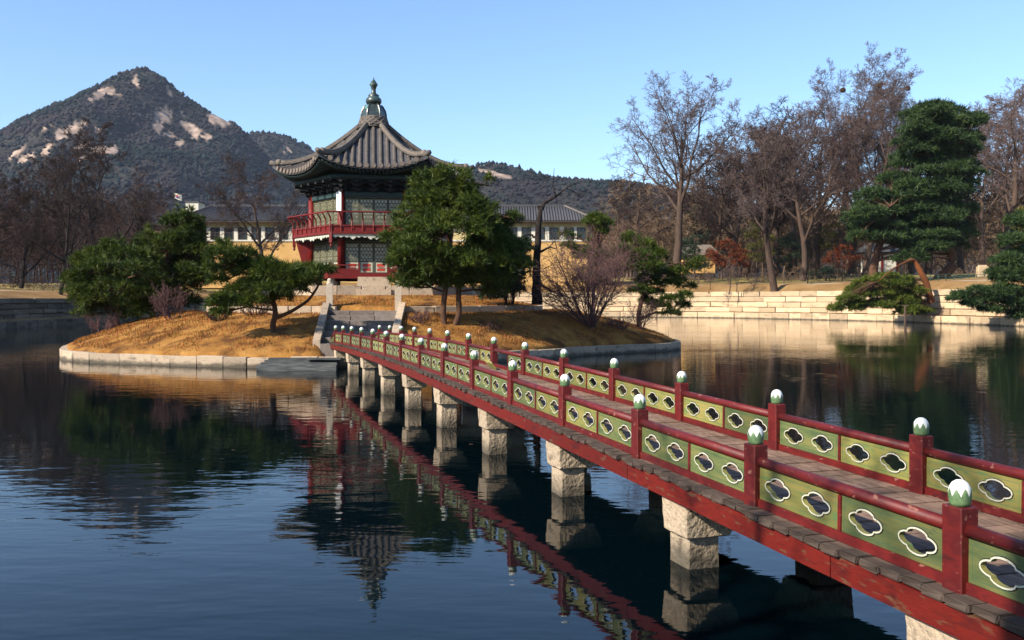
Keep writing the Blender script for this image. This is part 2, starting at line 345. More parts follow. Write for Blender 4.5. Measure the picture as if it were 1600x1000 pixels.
def water_material():
    m = bpy.data.materials.new('pond_water'); m.use_nodes = True
    n = m.node_tree.nodes; l = m.node_tree.links; b = n['Principled BSDF']
    b.inputs['Base Color'].default_value = (.0004, .0030, .0045, 1); b.inputs['Roughness'].default_value = .018; b.inputs['IOR'].default_value = 1.333; b.inputs['Specular IOR Level'].default_value = .36
    g = n.new('ShaderNodeNewGeometry')
    def noise(sx, sy, det, rot=0):
        mp = n.new('ShaderNodeMapping'); mp.inputs['Scale'].default_value = (sx, sy, 1); mp.inputs['Rotation'].default_value = (0, 0, rot); l.new(g.outputs['Position'], mp.inputs[0])
        nz = n.new('ShaderNodeTexNoise'); nz.inputs['Scale'].default_value = 1; nz.inputs['Detail'].default_value = det; nz.inputs['Roughness'].default_value = .5
        l.new(mp.outputs[0], nz.inputs[0]); return nz.outputs[0]
    def mth(op, a, bb):
        q = n.new('ShaderNodeMath'); q.operation = op
        for i, v in enumerate((a, bb)):
            if isinstance(v, (int, float)): q.inputs[i].default_value = v
            else: l.new(v, q.inputs[i])
        return q.outputs[0]
    big = noise(1.1, 2.6, 2, .25); small = noise(5, 11, 2, -.2)
    patch = noise(.05, .09, 2, .4)
    mr = n.new('ShaderNodeMapRange'); mr.inputs['From Min'].default_value = .38; mr.inputs['From Max'].default_value = .62
    mr.inputs['To Min'].default_value = .35; mr.inputs['To Max'].default_value = 1.15; l.new(patch, mr.inputs[0])
    hgt = mth('MULTIPLY', mth('ADD', big, mth('MULTIPLY', small, .13)), mr.outputs[0])
    bp = n.new('ShaderNodeBump'); bp.inputs['Strength'].default_value = 1.0; bp.inputs['Distance'].default_value = .0085
    l.new(hgt, bp.inputs['Height']); l.new(bp.outputs[0], b.inputs['Normal'])
    return m
M['water'] = water_material()

# ------------------------------------------------------------------ setting: water, banks, ground
def chaikin(p, it=2):
    for _ in range(it):
        q = []
        for i in range(len(p)):
            a, b = p[i], p[(i + 1) % len(p)]
            q += [(a[0] * .75 + b[0] * .25, a[1] * .75 + b[1] * .25), (a[0] * .25 + b[0] * .75, a[1] * .25 + b[1] * .75)]
        p = q
    return p
POND = [(-45, 1.2), (8, 1.2), (32, 4), (46, 26), (49, 60), (50, 80), (50.5, 92), (48, 103), (45.3, 114), (39, 124), (32, 134.5), (25, 139.6),
        (8, 143), (-12, 141), (-30, 128), (-48, 106), (-46.5, 88), (-45, 70), (-43, 45), (-43, 20)]
pond = chaikin(POND, 2)
def resample(p, step, closed=True):
    P = np.array(p + ([p[0]] if closed else [])); d = np.hypot(*np.diff(P, axis=0).T); s = np.r_[0, np.cumsum(d)]
    n = max(3, int(s[-1] / step)); t = np.linspace(0, s[-1], n, endpoint=not closed)
    return np.c_[np.interp(t, s, P[:, 0]), np.interp(t, s, P[:, 1])]
bank = resample(pond, 2.4)
tn = np.roll(bank, -1, 0) - np.roll(bank, 1, 0); tn /= np.hypot(*tn.T)[:, None]
nrm = np.c_[tn[:, 1], -tn[:, 0]]          # outward (pond runs counter-clockwise)
hs = np.interp(bank[:, 1], [1.2, 10, 40, 90], [.2, .3, .7, 1.0])
hs = np.where(bank[:, 0] < -30, hs * .72, hs)

wb = MB(); wb.quad((-60, -2, 0), (60, -2, 0), (60, 150, 0), (-60, 150, 0))
structure(obj('pond_water', wb, M['water']))

offs = [(.75, -.6), (.75, .80), (1.6, .86), (2.0, .86), (2.15, 3.75), (3.2, 3.85), (5.2, 4.75), (6.4, 4.9), (9.4, 4.95), (14, 5.3), (40, 6.6), (110, 8.6), (400, 12), (3200, 20)]
V = []; 
cen = bank.mean(0)
for k, (o, z) in enumerate(offs):
    q = bank + nrm * o
    if o > 20:
        dr = bank - cen; dr /= np.hypot(*dr.T)[:, None]; q = bank + dr * o
    jit = (fbm(q[:, 0] * .15, q[:, 1] * .15, 3) - .45) * (0 if o < 3 else min(1.2, .06 * o))
    zz = np.where(z > .8, .0 + z * hs + (1 - hs) * .12, z) + jit * hs
    zz = np.where((o > 9) & (bank[:, 1] < 40), np.maximum(zz, z * .22), zz)
    V.append(np.c_[q, zz])
n = len(bank); V = np.vstack(V); T = []; mi = []
for k in range(len(offs) - 1):
    for i in range(n):
        j = (i + 1) % n
        T.append((k * n + i, k * n + j, (k + 1) * n + j, (k + 1) * n + i)[::-1]); mi.append(1 if k == 7 else (2 if k >= 9 else 0))
g = tri_mesh('ground', V, T, [M['soil'], M['paving'], M['lawn']], mi=mi)
structure(link('ground', g))
# pond bed under the water
pb = MB(); pb.quad((-70, -6, -.62), (70, -6, -.62), (70, 160, -.62), (-70, 160, -.62)); structure(obj('pond_bed', pb, M['joint']))

# stone courses of the banks
stone_me = []
rs = random.Random(3)
def stone_mesh(seed, mt, name='stone', bev=.05):
    r = random.Random(seed); bm = bmesh.new(); bmesh.ops.create_cube(bm, size=1)
    for v in bm.verts: v.co += Vector((r.uniform(-.015, .015), r.uniform(-.03, .03), r.uniform(-.02, .02)))
    bmesh.ops.bevel(bm, geom=bm.edges[:], offset=bev * .6, segments=1, affect='EDGES')
    me = bpy.data.meshes.new(name); bm.to_mesh(me); bm.free(); me.materials.append(mt); return me
bank_stones = [stone_mesh(i, M['bank_stone']) for i in range(5)]
dark_stones = [stone_mesh(60 + i, M['dark_stone']) for i in range(4)]
walls = {}
walls['right'] = thing('stone_bank_wall', 'tall pale stone retaining wall in sun along the far right shore', 'retaining wall', (45, 112, 0))
walls['left'] = thing('stone_bank_wall', 'shaded grey brown stone bank wall at the left edge of the pond', 'retaining wall', (-46, 88, 0))
walls['back'] = thing('stone_bank_wall', 'stone bank wall behind the island in front of the long building', 'retaining wall', (-5, 142, 0))
def bank_course(off, z0, z1, L, dep, seed):
    r = random.Random(seed)
    P = np.array(bank) + nrm * (off - dep / 2 + .02)
    d = np.hypot(*np.diff(np.vstack([P, P[:1]]), axis=0).T); s = np.r_[0, np.cumsum(d)]
    Pc = np.vstack([P, P[:1]]); h = np.r_[hs, hs[:1]]
    pos = 0
    while pos < s[-1] - L:
        ln = L * r.uniform(.65, 1.35); a = pos; b = pos + ln; pos = b
        pa = [np.interp(a, s, Pc[:, 0]), np.interp(a, s, Pc[:, 1])]; pbb = [np.interp(b, s, Pc[:, 0]), np.interp(b, s, Pc[:, 1])]
        mx, my = (pa[0] + pbb[0]) / 2, (pa[1] + pbb[1]) / 2
        if my < 30: continue
        px = 800 + F * mx / my
        if px < -120 or px > 1720: continue
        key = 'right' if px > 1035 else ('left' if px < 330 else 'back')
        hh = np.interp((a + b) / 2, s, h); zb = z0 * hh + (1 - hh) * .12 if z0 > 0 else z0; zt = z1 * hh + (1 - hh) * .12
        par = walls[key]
        link('stone', r.choice(dark_stones if key == 'left' else bank_stones), par, (mx - par.location.x + r.uniform(-.07, .07), my - par.location.y + r.uniform(-.07, .07), (zb + zt) / 2 + r.uniform(-.02, .02)),
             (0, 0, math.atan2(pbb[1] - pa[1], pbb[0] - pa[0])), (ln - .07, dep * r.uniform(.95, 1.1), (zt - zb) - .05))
bank_course(.75, -.3, .86, 2.3, .8, 1)
bank_course(2.02, .9, 1.60, 3.0, .6, 2)
bank_course(2.08, 1.62, 2.34, 2.6, .6, 3)
bank_course(2.14, 2.36, 3.1, 3.2, .6, 4)
bank_course(2.22, 3.12, 3.85, 2.8, .7, 5)

# hills
def hill(name, profile, Yr, depth, width_px, mtl, seed, nx=260, ny=120, forest=0, rocks=(), tone=.5):
    pxs = np.linspace(width_px[0], width_px[1], nx); t = np.linspace(-.35, 1.0, ny)   # t: 1 near foot, 0 ridge, negative behind
    PX, TT = np.meshgrid(pxs, t)
    X = (PX - 800) * Yr / F; Y = Yr - TT * depth
    pr = np.interp(PX, [p[0] for p in profile], [p[1] for p in profile])
    hr = (HOR - pr) * Yr / F + H
    # contours wrap round the summit: shift the profile sideways with depth
    f = np.where(TT >= 0, (1 - TT) ** 1.25, 1 - (TT / .35) ** 2 * .9)
    rib = (fbm(X / 160 + seed, Y / 260, 4) - .47) * hr.max() * .62 * np.clip(TT * 3.0, 0, 1) * (1 - TT).clip(0, 1)
    fine = (fbm(X / 22 + seed * 3, Y / 22, 3) - .45) * 7 * (hr.max() / 380) ** .5
    Z = hr * f + rib + fine
    Z[-1] = -5; Z[0] = -5
    V = np.c_[X.ravel(), Y.ravel(), Z.ravel()]
    ii = (np.arange(ny - 1)[:, None] * nx + np.arange(nx - 1)[None, :]).ravel()
    T = np.c_[ii, ii + nx, ii + nx + 1, ii + 1]
    ppx = 800 + F * V[:, 0] / V[:, 1]; ppy = HOR - F * (V[:, 2] - H) / V[:, 1]
    rock = np.zeros(len(V))
    for (rx, ry, rw, rh, sl) in rocks:
        dx = ppx - rx; dy = ppy - ry - sl * dx
        d = np.sqrt((dx / rw) ** 2 + (dy / rh) ** 2) * .95 + (fbm(ppx / 7 + 5, ppy / 5, 4) - .45) * 2.0
        rock = np.maximum(rock, np.clip((1.15 - d) * 4, 0, 1))
    me = tri_mesh(name, V, T, mtl, attr={'rock': rock}, smooth=True)
    o = structure(link(name, me))
    if forest:
        r = np.random.RandomState(seed)
        iv = np.array([(1, 0, 0), (0, 1, 0), (-1, 0, 0), (0, -1, 0), (0, 0, 1.1), (0, 0, -.6)], float); it = np.array([(0, 1, 4), (1, 2, 4), (2, 3, 4), (3, 0, 4), (1, 0, 5), (2, 1, 5), (3, 2, 5), (0, 3, 5)])
        a = r.rand(forest * 3) * (nx - 2); b = r.rand(forest * 3) * (ny - 2)
        ai, bi = a.astype(int), b.astype(int); idx = bi * nx + ai
        keep = (rock[idx] < .35) & (TT.ravel()[idx] > -.06) & (TT.ravel()[idx] < .96) & (Z.ravel()[idx] > 4)
        idx = idx[keep][:forest]; a = (a - ai)[keep][:forest]; b = (b - bi)[keep][:forest]
        base = V[idx] * (1 - b)[:, None] + V[np.minimum(idx + nx, len(V) - 1)] * b[:, None]
        base = base + (V[np.minimum(idx + 1, len(V) - 1)] - V[idx]) * a[:, None]
        m = len(base); size = (r.rand(m) ** 1.6 * 2.4 + 1.1) * (Yr / 1400) ** .7
        sc_ = np.c_[size * (1 + .4 * r.rand(m)), size * (1 + .4 * r.rand(m)), size * (.8 + .5 * r.rand(m))]
        vv = (iv @ np.array([[.7, .7, 0], [-.7, .7, 0], [0, 0, 1.0]]))[None] * sc_[:, None, :] * (1 + .9 * (r.rand(m, len(iv), 1) - .5)) + base[:, None, :] + np.array([0, 0, 1])[None, None] * size[:, None, None] * .5
        tt = it[None] + (np.arange(m) * len(iv))[:, None, None]
        sp = fbm(base[:, 0] / 70 + 3, base[:, 1] / 110 + base[:, 2] / 60, 3)
        tint = np.clip((sp - .45) * 4 + .5 + (r.rand(m) - .5) * .7, 0, 1)
        me = tri_mesh(name + '_forest', vv.reshape(-1, 3), tt.reshape(-1, 3), M['hill_tree'], attr={'tint': np.repeat(tint, len(iv))})
        stuff(link(name + '_forest', me))
    return o
def attr_mix(name, attr, c0, c1, scale, rough=.9, noise_amt=.5):
    m = bpy.data.materials.new(name); m.use_nodes = True
    n = m.node_tree.nodes; l = m.node_tree.links; b = n['Principled BSDF']; b.inputs['Roughness'].default_value = rough; b.inputs['Specular IOR Level'].default_value = .1
    at = n.new('ShaderNodeAttribute'); at.attribute_name = attr
    tc = n.new('ShaderNodeTexCoord'); nz = n.new('ShaderNodeTexNoise'); nz.inputs['Scale'].default_value = scale; nz.inputs['Detail'].default_value = 8; l.new(tc.outputs['Object'], nz.inputs[0])
    mr = n.new('ShaderNodeMapRange'); mr.inputs['To Min'].default_value = 1 - noise_amt; mr.inputs['To Max'].default_value = 1 + noise_amt; mr.inputs['From Min'].default_value = .3; mr.inputs['From Max'].default_value = .7
    l.new(nz.outputs[0], mr.inputs[0])
    mx = n.new('ShaderNodeMix'); mx.data_type = 'RGBA'; l.new(at.outputs['Fac'], mx.inputs[0]); mx.inputs[6].default_value = (*tone(c0), 1); mx.inputs[7].default_value = (*tone(c1), 1)
    h = n.new('ShaderNodeHueSaturation'); l.new(mr.outputs[0], h.inputs['Value']); l.new(mx.outputs[2], h.inputs['Color']); l.new(h.outputs[0], b.inputs['Base Color'])
    return m
M['hill_tree'] = attr_mix('hill_tree_crown', 'tint', (.013, .022, .020), (.036, .030, .032), .02)
M['mountain'] = attr_mix('mountain_side', 'rock', (.032, .030, .026), (.38, .29, .235), .09, noise_amt=.62)
ROCKS = [(212, 127, 3.5, 11, 0), (160, 145, 15, 8, -.3), (150, 152, 9, 6, -.2), (252, 183, 19, 11, 0), (246, 198, 9, 10, 0), (340, 186, 19, 8, .3), (298, 199, 17, 8, .5), (303, 210, 5, 7, 0),
         (104, 206, 25, 8, -.35), (155, 203, 11, 3.5, -.2), (25, 240, 13, 6, -.6), (38, 250, 14, 5, -.4), (73, 235, 8, 8, -.6), (125, 229, 13, 5, -.5), (165, 234, 22, 7, 0), (236, 162, 5, 2, 0), (263, 166, 5, 2, 0),
         (265, 142, 3, 6, 1), (284, 178, 5, 3, 0), (262, 209, 8, 4, .3), (124, 250, 7, 3, -.4), (78, 197, 9, 3, -.3), (190, 148, 6, 3, 0), (280, 222, 8, 3, 0), (325, 215, 4, 4, 0)]
hill('mountain', [(-500, 470), (-260, 390), (-100, 305), (0, 232), (50, 193), (100, 160), (150, 136), (180, 119), (192, 111), (215, 108), (236, 111), (248, 118), (265, 135), (300, 159), (340, 182), (366, 196), (386, 214), (430, 262), (500, 310), (600, 380), (720, 470)],
     1400, 720, (-480, 700), M['mountain'], 3, nx=340, ny=140, forest=34000, rocks=ROCKS)
hill('mountain', [(300, 330), (345, 235), (385, 208), (420, 206), (452, 214), (485, 232), (530, 268), (600, 330), (680, 400), (740, 470)],
     1750, 500, (300, 740), M['mountain'], 8, nx=160, ny=80, forest=8000, rocks=[(450, 235, 6, 3, 0)])
hill('hill', [(600, 420), (660, 330), (700, 280), (745, 258), (775, 254), (815, 263), (850, 274), (890, 281), (930, 284), (970, 284), (1000, 290), (1100, 310), (1300, 330), (1700, 345)],
     1100, 600, (600, 1800), M['mountain'], 12, nx=240, ny=70, forest=14000, rocks=[(775, 272, 30, 3, .2)])

# ------------------------------------------------------------------ island
IC = np.array([-7.4, 52.0])
shore_pts = [(-12, -11.9), (-9.8, -13.7), (-7.3, -14.7), (-2.4, -16.4), (.65, -16.4), (4.8, -14.5), (7.4, -12.5), (10.8, -8.4), (13.1, -6.3), (15.2, -4.9), (16.3, -3.0), (16.6, 0), (15.6, 5), (12, 11.5), (4, 16), (-5, 16.5), (-12, 12), (-15.6, 5), (-15.8, 0), (-15.0, -4), (-13.4, -9.2)]
sh_a = np.array([math.atan2(y, x) for x, y in shore_pts]); sh_r = np.array([math.hypot(x, y) for x, y in shore_pts])
o_ = np.argsort(sh_a); sh_a, sh_r = sh_a[o_], sh_r[o_]
def shore_r(a):
    a = (np.asarray(a) + math.pi) % (2 * math.pi) - math.pi
    return np.interp(a, np.r_[sh_a - 2 * math.pi, sh_a, sh_a + 2 * math.pi], np.r_[sh_r, sh_r, sh_r])
PC = np.array([-7.75, 52.0])          # pavilion centre
R_TER = 9.3
def island_z(x, y):
    x = np.asarray(x, float); y = np.asarray(y, float)
    dx, dy = x - IC[0], y - IC[1]; rr = np.hypot(dx, dy); sr = shore_r(np.arctan2(dy, dx))
    d = np.clip((sr - rr) / np.maximum(sr - R_TER, .5), 0, 1)
    z = .39 + 1.70 * (1 - (1 - d) ** 1.6)
    rt = np.hypot(x - PC[0], y - PC[1])
    ter = np.interp(rt, [0, 6, R_TER], [2.9, 2.84, 2.24])
    z = np.where(rt < R_TER, ter, np.minimum(z, 1.98))
    z = z + (fbm(x * .7, y * .7, 3) - .45) * .13
    # the ground is cut away under the stepped path
    inp = (np.abs(x - np.interp(y, [36, 43], [-6.15, -6.85])) < np.interp(y, [36, 43], [1.45, 1.72])) & (y < 43.1) & (y > 34)
    return np.where(inp, np.minimum(z, .66 + 1.46 * np.clip((y - 36.6) / 6.3, 0, 1) - .30), z)
na, nr = 300, 90
A = np.linspace(-math.pi, math.pi, na, endpoint=False); S = np.linspace(0, 1, nr)
AA, SS = np.meshgrid(A, S); RR = SS * (shore_r(AA) - .28)
GX = IC[0] + RR * np.cos(AA); GY = IC[1] + RR * np.sin(AA); GZ = island_z(GX, GY)
V = np.c_[GX.ravel(), GY.ravel(), GZ.ravel()]
low = V[-na:].copy(); low[:, 2] = -.6; V = np.vstack([V, low])
T = []
for i in range(nr):
    for j in range(na):
        j2 = (j + 1) % na; T.append((i * na + j, (i + 1) * na + j, (i + 1) * na + j2, i * na + j2))
structure(link('island_ground', tri_mesh('island_ground', V, T, M['grass'], smooth=True)))
# dry grass blades
r = np.random.RandomState(5); NB = 110000
a = r.rand(NB) * 2 * math.pi; q = np.sqrt(r.rand(NB)) * .985
rr = q * (shore_r(a) - .3); bx = IC[0] + rr * np.cos(a); by = IC[1] + rr * np.sin(a)
pathm = (np.abs(bx - np.interp(by, [35, 43], [-6.2, -6.9])) < np.interp(by, [36, 43], [1.35, 1.75])) & (by < 43.4)
rt = np.hypot(bx - PC[0], by - PC[1])
clump = fbm(bx * 1.3, by * 1.3, 3)
ok = (~pathm) & (rt > 6.2) & (by < 60) & (clump > .36); bx, by, clump = bx[ok], by[ok], clump[ok]; nb = len(bx)
bz = island_z(bx, by) - .01; hgt = (.06 + .12 * r.rand(nb)) * (.6 + 1.1 * (clump - .3)); th = r.rand(nb) * 6.28; lean = .09 * (r.rand(nb, 2) - .5)
wd = .012 + .014 * r.rand(nb)
P0 = np.c_[bx - np.cos(th) * wd, by - np.sin(th) * wd, bz]; P1 = np.c_[bx + np.cos(th) * wd, by + np.sin(th) * wd, bz]; P2 = np.c_[bx + lean[:, 0], by + lean[:, 1], bz + hgt]
V = np.stack([P0, P1, P2], 1).reshape(-1, 3); T = np.arange(nb * 3).reshape(-1, 3)
stuff(link('dry_grass', tri_mesh('dry_grass', V, T, M['blade'], attr={'tint': np.repeat(r.rand(nb), 3)})))

# shore kerb of single stones
kerb = thing('island_kerb', 'kerb of pale cut stones round the island at the waterline', 'kerb', (IC[0], IC[1], 0))
kst = [stone_mesh(20 + i, M['kerb_stone'], bev=.04) for i in range(5)]
a = -math.pi; rk = random.Random(9)
while a < math.pi - .02:
    da = rk.uniform(.06, .11)
    a2 = min(a + da, math.pi); r1, r2 = shore_r(a), shore_r(a2)
    p1 = np.array([r1 * math.cos(a), r1 * math.sin(a)]); p2 = np.array([r2 * math.cos(a2), r2 * math.sin(a2)])
    mid = (p1 + p2) / 2; mid = mid * (1 - .16 / np.hypot(*mid)); L = np.hypot(*(p2 - p1))
    link('stone', rk.choice(kst), kerb, (mid[0], mid[1], .06 + rk.uniform(-.02, .02)), (0, 0, math.atan2(*(p2 - p1)[::-1])), (L - .012, .36, .70))
    a = a2

# terrace kerb (retaining stones round the pavilion's lawn)
tk = thing('terrace_kerb', 'low ring of grey stones holding the lawn round the pavilion', 'kerb', (PC[0], PC[1], 0))
a = -math.pi
while a < math.pi - .02:
    da = rk.uniform(.12, .19); a2 = min(a + da, math.pi); am = (a + a2) / 2
    x, y = R_TER * math.cos(am), R_TER * math.sin(am)
    if not (abs(x - .9) < 1.75 and y < 0) and y < 5:
        link('stone', rk.choice(kst), tk, (x, y, 2.00 + rk.uniform(-.02, .02)), (0, 0, am + math.pi / 2), (R_TER * (a2 - a) * .985, .3, .62))
    a = a2

# ------------------------------------------------------------------ path from the bridge up to the lawn
path = thing('stone_path', 'broad shallow stone steps climbing from the bridge to the pavilion lawn', 'steps', (-6.4, 37, 0))
def pathx(y): return np.interp(y, [36, 43], [-6.15, -6.85])
ys = np.linspace(36.6, 42.9, 8)
for i in range(7):
    y0, y1 = ys[i], ys[i + 1]; wid = np.interp(y0, [36, 43], [2.7, 3.25]); z = .66 + (2.12 - .66) * (i + 1) / 7
    cuts = [0, rk.uniform(.28, .4), rk.uniform(.6, .72), 1]
    for c in range(3):
        xa = pathx(y0) - wid / 2 + wid * cuts[c]; xb = pathx(y0) - wid / 2 + wid * cuts[c + 1]
        link('slab', rk.choice([stone_mesh(40 + c, M['path_stone'], 'slab', .02)]), path, ((xa + xb) / 2 + 6.4, (y0 + y1) / 2 - 37 + .05, z - .3), (0, 0, 0), (xb - xa - .02, y1 - y0 + .1, .6))
for s in (-1, 1):
    b = MB()
    for seg in range(3):
        ya = 36.7 + 2.1 * seg; yb = ya + 2.08
        xa, xb = pathx(ya) + s * (np.interp(ya, [36, 43], [1.35, 1.62]) + .14), pathx(yb) + s * (np.interp(yb, [36, 43], [1.35, 1.62]) + .14)
        za, zb = 1.02 + (ya - 36.7) * .235, 1.02 + (yb - 36.7) * .235
        b = MB(); hw = .15
        b.hexa([(xa - hw + 6.4, ya - 37, za - .9), (xa + hw + 6.4, ya - 37, za - .9), (xb + hw + 6.4, yb - 37, zb - .9), (xb - hw + 6.4, yb - 37, zb - .9),
                (xa - hw + 6.4, ya - 37, za), (xa + hw + 6.4, ya - 37, za), (xb + hw + 6.4, yb - 37, zb), (xb - hw + 6.4, yb - 37, zb)])
        obj('cheek_stone', b, M['kerb_stone'], path)
def gate_post(px, label):
    x = X_at(px, 43.1)
    t = thing('stone_gate_post', label, 'stone post', (x, 43.1, 2.05), R(8), 'stone posts at the head of the path')
    b = MB(); b.box((0, 0, .60), (.29, .29, 1.44)); obj('shaft', b, M['pale_post'], t)
    b = MB(); b.lathe([(.13, 0), (.15, .05), (.10, .08), (.12, .14), (.10, .22), (.03, .27)], 10, (0, 0, 1.30)); obj('finial', b, M['pale_post'], t, smooth=True)
gate_post(515, 'pale square stone post left of the path, beside the spreading pine')
gate_post(622, 'pale square stone post right of the path, beside the big round pine')

# ------------------------------------------------------------------ pavilion
pav = thing('hexagonal_pavilion', 'two storey hexagonal pavilion with grey tiled roof, red balcony and bronze finial on the island', 'pavilion', (PC[0], PC[1], 0), math.atan2(-PC[0], PC[1]))
C6 = [(math.cos(R(60 * k)), math.sin(R(60 * k))) for k in range(6)]
def side(k):
    a = R(60 * k + 30); return Vector((math.cos(a), math.sin(a), 0)), Vector((-math.sin(a), math.cos(a), 0))
def sp(k, out, along, z):
    n_, t_ = side(k); v = n_ * out + t_ * along; return Vector((v.x, v.y, z))
AP = math.sqrt(3) / 2
def hex_prism(mb, r, z0, z1, m=0): mb.lathe([(r, z0), (r, z1)], 6, m=m)
VIS = [2, 3, 4, 5, 0, 1]
# stylobate in single stones
b = MB(); hex_prism(b, 5.7, 2.5, 3.26); obj('platform_core', b, M['path_stone'], pav)
for k in range(6):
    for i in range(5):
        L = 6.0 / 5; o = link('platform_stone', rk.choice(kst), pav, sp(k, 6.0 * AP - .2, -3 + L * (i + .5), 3.04 + rk.uniform(-.01, .01)), (0, 0, R(60 * k + 120)), (L - .02, .5, .56))
# timber floor
b = MB(); hex_prism(b, 4.5, 3.86, 3.98); obj('floor_slab', b, M['plank'], pav)
for k in range(6):
    b = MB(); p = [sp(k, 4.45 * AP, -2.28, 3.72), sp(k, 4.62 * AP, -2.34, 3.72), sp(k, 4.62 * AP, 2.34, 3.72), sp(k, 4.45 * AP, 2.28, 3.72)]
    b.hexa([*p, *[v + Vector((0, 0, .29)) for v in p]]); obj('floor_beam', b, M['timber_red'], pav)
    b = MB(); b.lathe([(.19, 3.26), (.15, 3.73)], 10, (C6[k][0] * 4.25, C6[k][1] * 4.25, 0)); obj('base_stone', b, M['kerb_stone'], pav)
    b = MB(); b.lathe([(.15, 3.26), (.13, 3.73)], 8, sp(k, 4.1 * AP, 0, 0)); obj('base_stone', b, M['kerb_stone'], pav)
RC = 3.4
for k in range(6):
    b = MB(); b.lathe([(.19, 3.98), (.18, 8.5)], 14, (C6[k][0] * RC, C6[k][1] * RC, 0)); obj('column', b, M['timber_red'], pav, smooth=True)
# walls of each storey
def lattice_mesh(wd, ht):
    b = MB(); st = .14; t = .016
    def bar(x0, z0, x1, z1, wdt=.016, y=0):
        d = Vector((x1 - x0, 0, z1 - z0)); L = d.length
        if L < .03: return
        n2 = Vector((-d.z, 0, d.x)).normalized() * wdt
        a_, c_ = Vector((x0, y, z0)), Vector((x1, y, z1)); dy = Vector((0, .02, 0))
        b.hexa([a_ - n2 - dy, c_ - n2 - dy, c_ - n2, a_ - n2, a_ + n2 - dy, c_ + n2 - dy, c_ + n2, a_ + n2])
    g_ = .20; hw = .021
    k = 0
    while k * g_ < ht:
        z = g_ * .5 + k * g_
        if z < ht: bar(-wd / 2, z, wd / 2, z, hw, 0)
        k += 1
    for sgn in (-1, 1):
        for q in range(-40, 60):
            off = q * g_ * 1.5; pts = []
            for x in (-wd / 2, wd / 2):
                z = sgn * 1.732 * x + off * 1.0
                if 0 <= z <= ht: pts.append((x, z))
            for z in (0, ht):
                x = (z - off) / (sgn * 1.732)
                if -wd / 2 < x < wd / 2: pts.append((x, z))
            if len(pts) >= 2: bar(pts[0][0], pts[0][1], pts[1][0], pts[1][1], hw * .8, .003 * sgn)
    return b.mesh('lattice', M['lattice'])
LATS = {}
def wall(z0, z1, skirt):
    s_ = RC
    half = s_ / 2 - .2; pw = 2 * half / 4
    if (z1 - z0) not in LATS:
        ht = z1 - z0 - skirt - .16
        b = MB()
        for x in (-pw / 2 + .035, pw / 2 - .035): b.box((x, 0, (z1 - z0) / 2), (.06, .07, z1 - z0))
        for z in (.03, z1 - z0 - .03): b.box((0, 0, z), (pw - .13, .066, .06))
        b.box((0, 0, skirt + .02), (pw - .13, .066, .06))
        LATS[z1 - z0] = (lattice_mesh(pw - .13, ht), b.mesh('door_frame', M['doorframe']), ht)
    lat, fr, ht = LATS[z1 - z0]
    for k in range(6):
        if k == 1: pass
        for i in range(4):
            al = -half + pw * (i + .5); pos = sp(k, s_ * AP - .05, al, z0); rz = R(60 * k + 120)
            d = link('door', fr, pav, pos, (0, 0, rz))
            link('lattice', lat, d, (0, -.012, skirt + .05))
            bb = MB(); bb.box((0, .02, skirt + .05 + ht / 2), (pw - .12, .012, ht)); obj('paper', bb, M['paper'], d)
            bb = MB(); bb.box((0, .01, skirt / 2), (pw - .13, .03, skirt - .06)); obj('skirt_panel', bb, M['skirt'], d)
            if skirt > .3:
                bb = MB(); bb.box((0, -.012, skirt * .70), (pw * .55, .012, .14)); bb.box((0, -.012, skirt * .30), (pw * .55, .012, .12))
                for x in (-.12, 0, .12): bb.lathe([(.055, -.01), (.055, .01)], 6, (x, -.012, skirt * .5))
                obj('red_ornament', bb, M['redflower'], d)
        b = MB(); c = sp(k, s_ * AP - .02, 0, z1 + .13); b.box(c, (s_ - .36, .2, .24), R(60 * k + 120)); obj('lintel', b, M['timber_green'], pav)
wall(4.02, 5.72, .62)
wall(6.16, 8.06, .42)
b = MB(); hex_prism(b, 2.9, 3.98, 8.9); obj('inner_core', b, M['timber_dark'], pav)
# plaques on the two front columns
for k in (4, 5):
    cx, cy = C6[k][0] * (RC + .20), C6[k][1] * (RC + .20)
    b = MB(); b.box((cx, cy, 7.82), (.30, .05, 1.12), R(60 * k + 90)); obj('plaque', b, M['plaque'], pav)
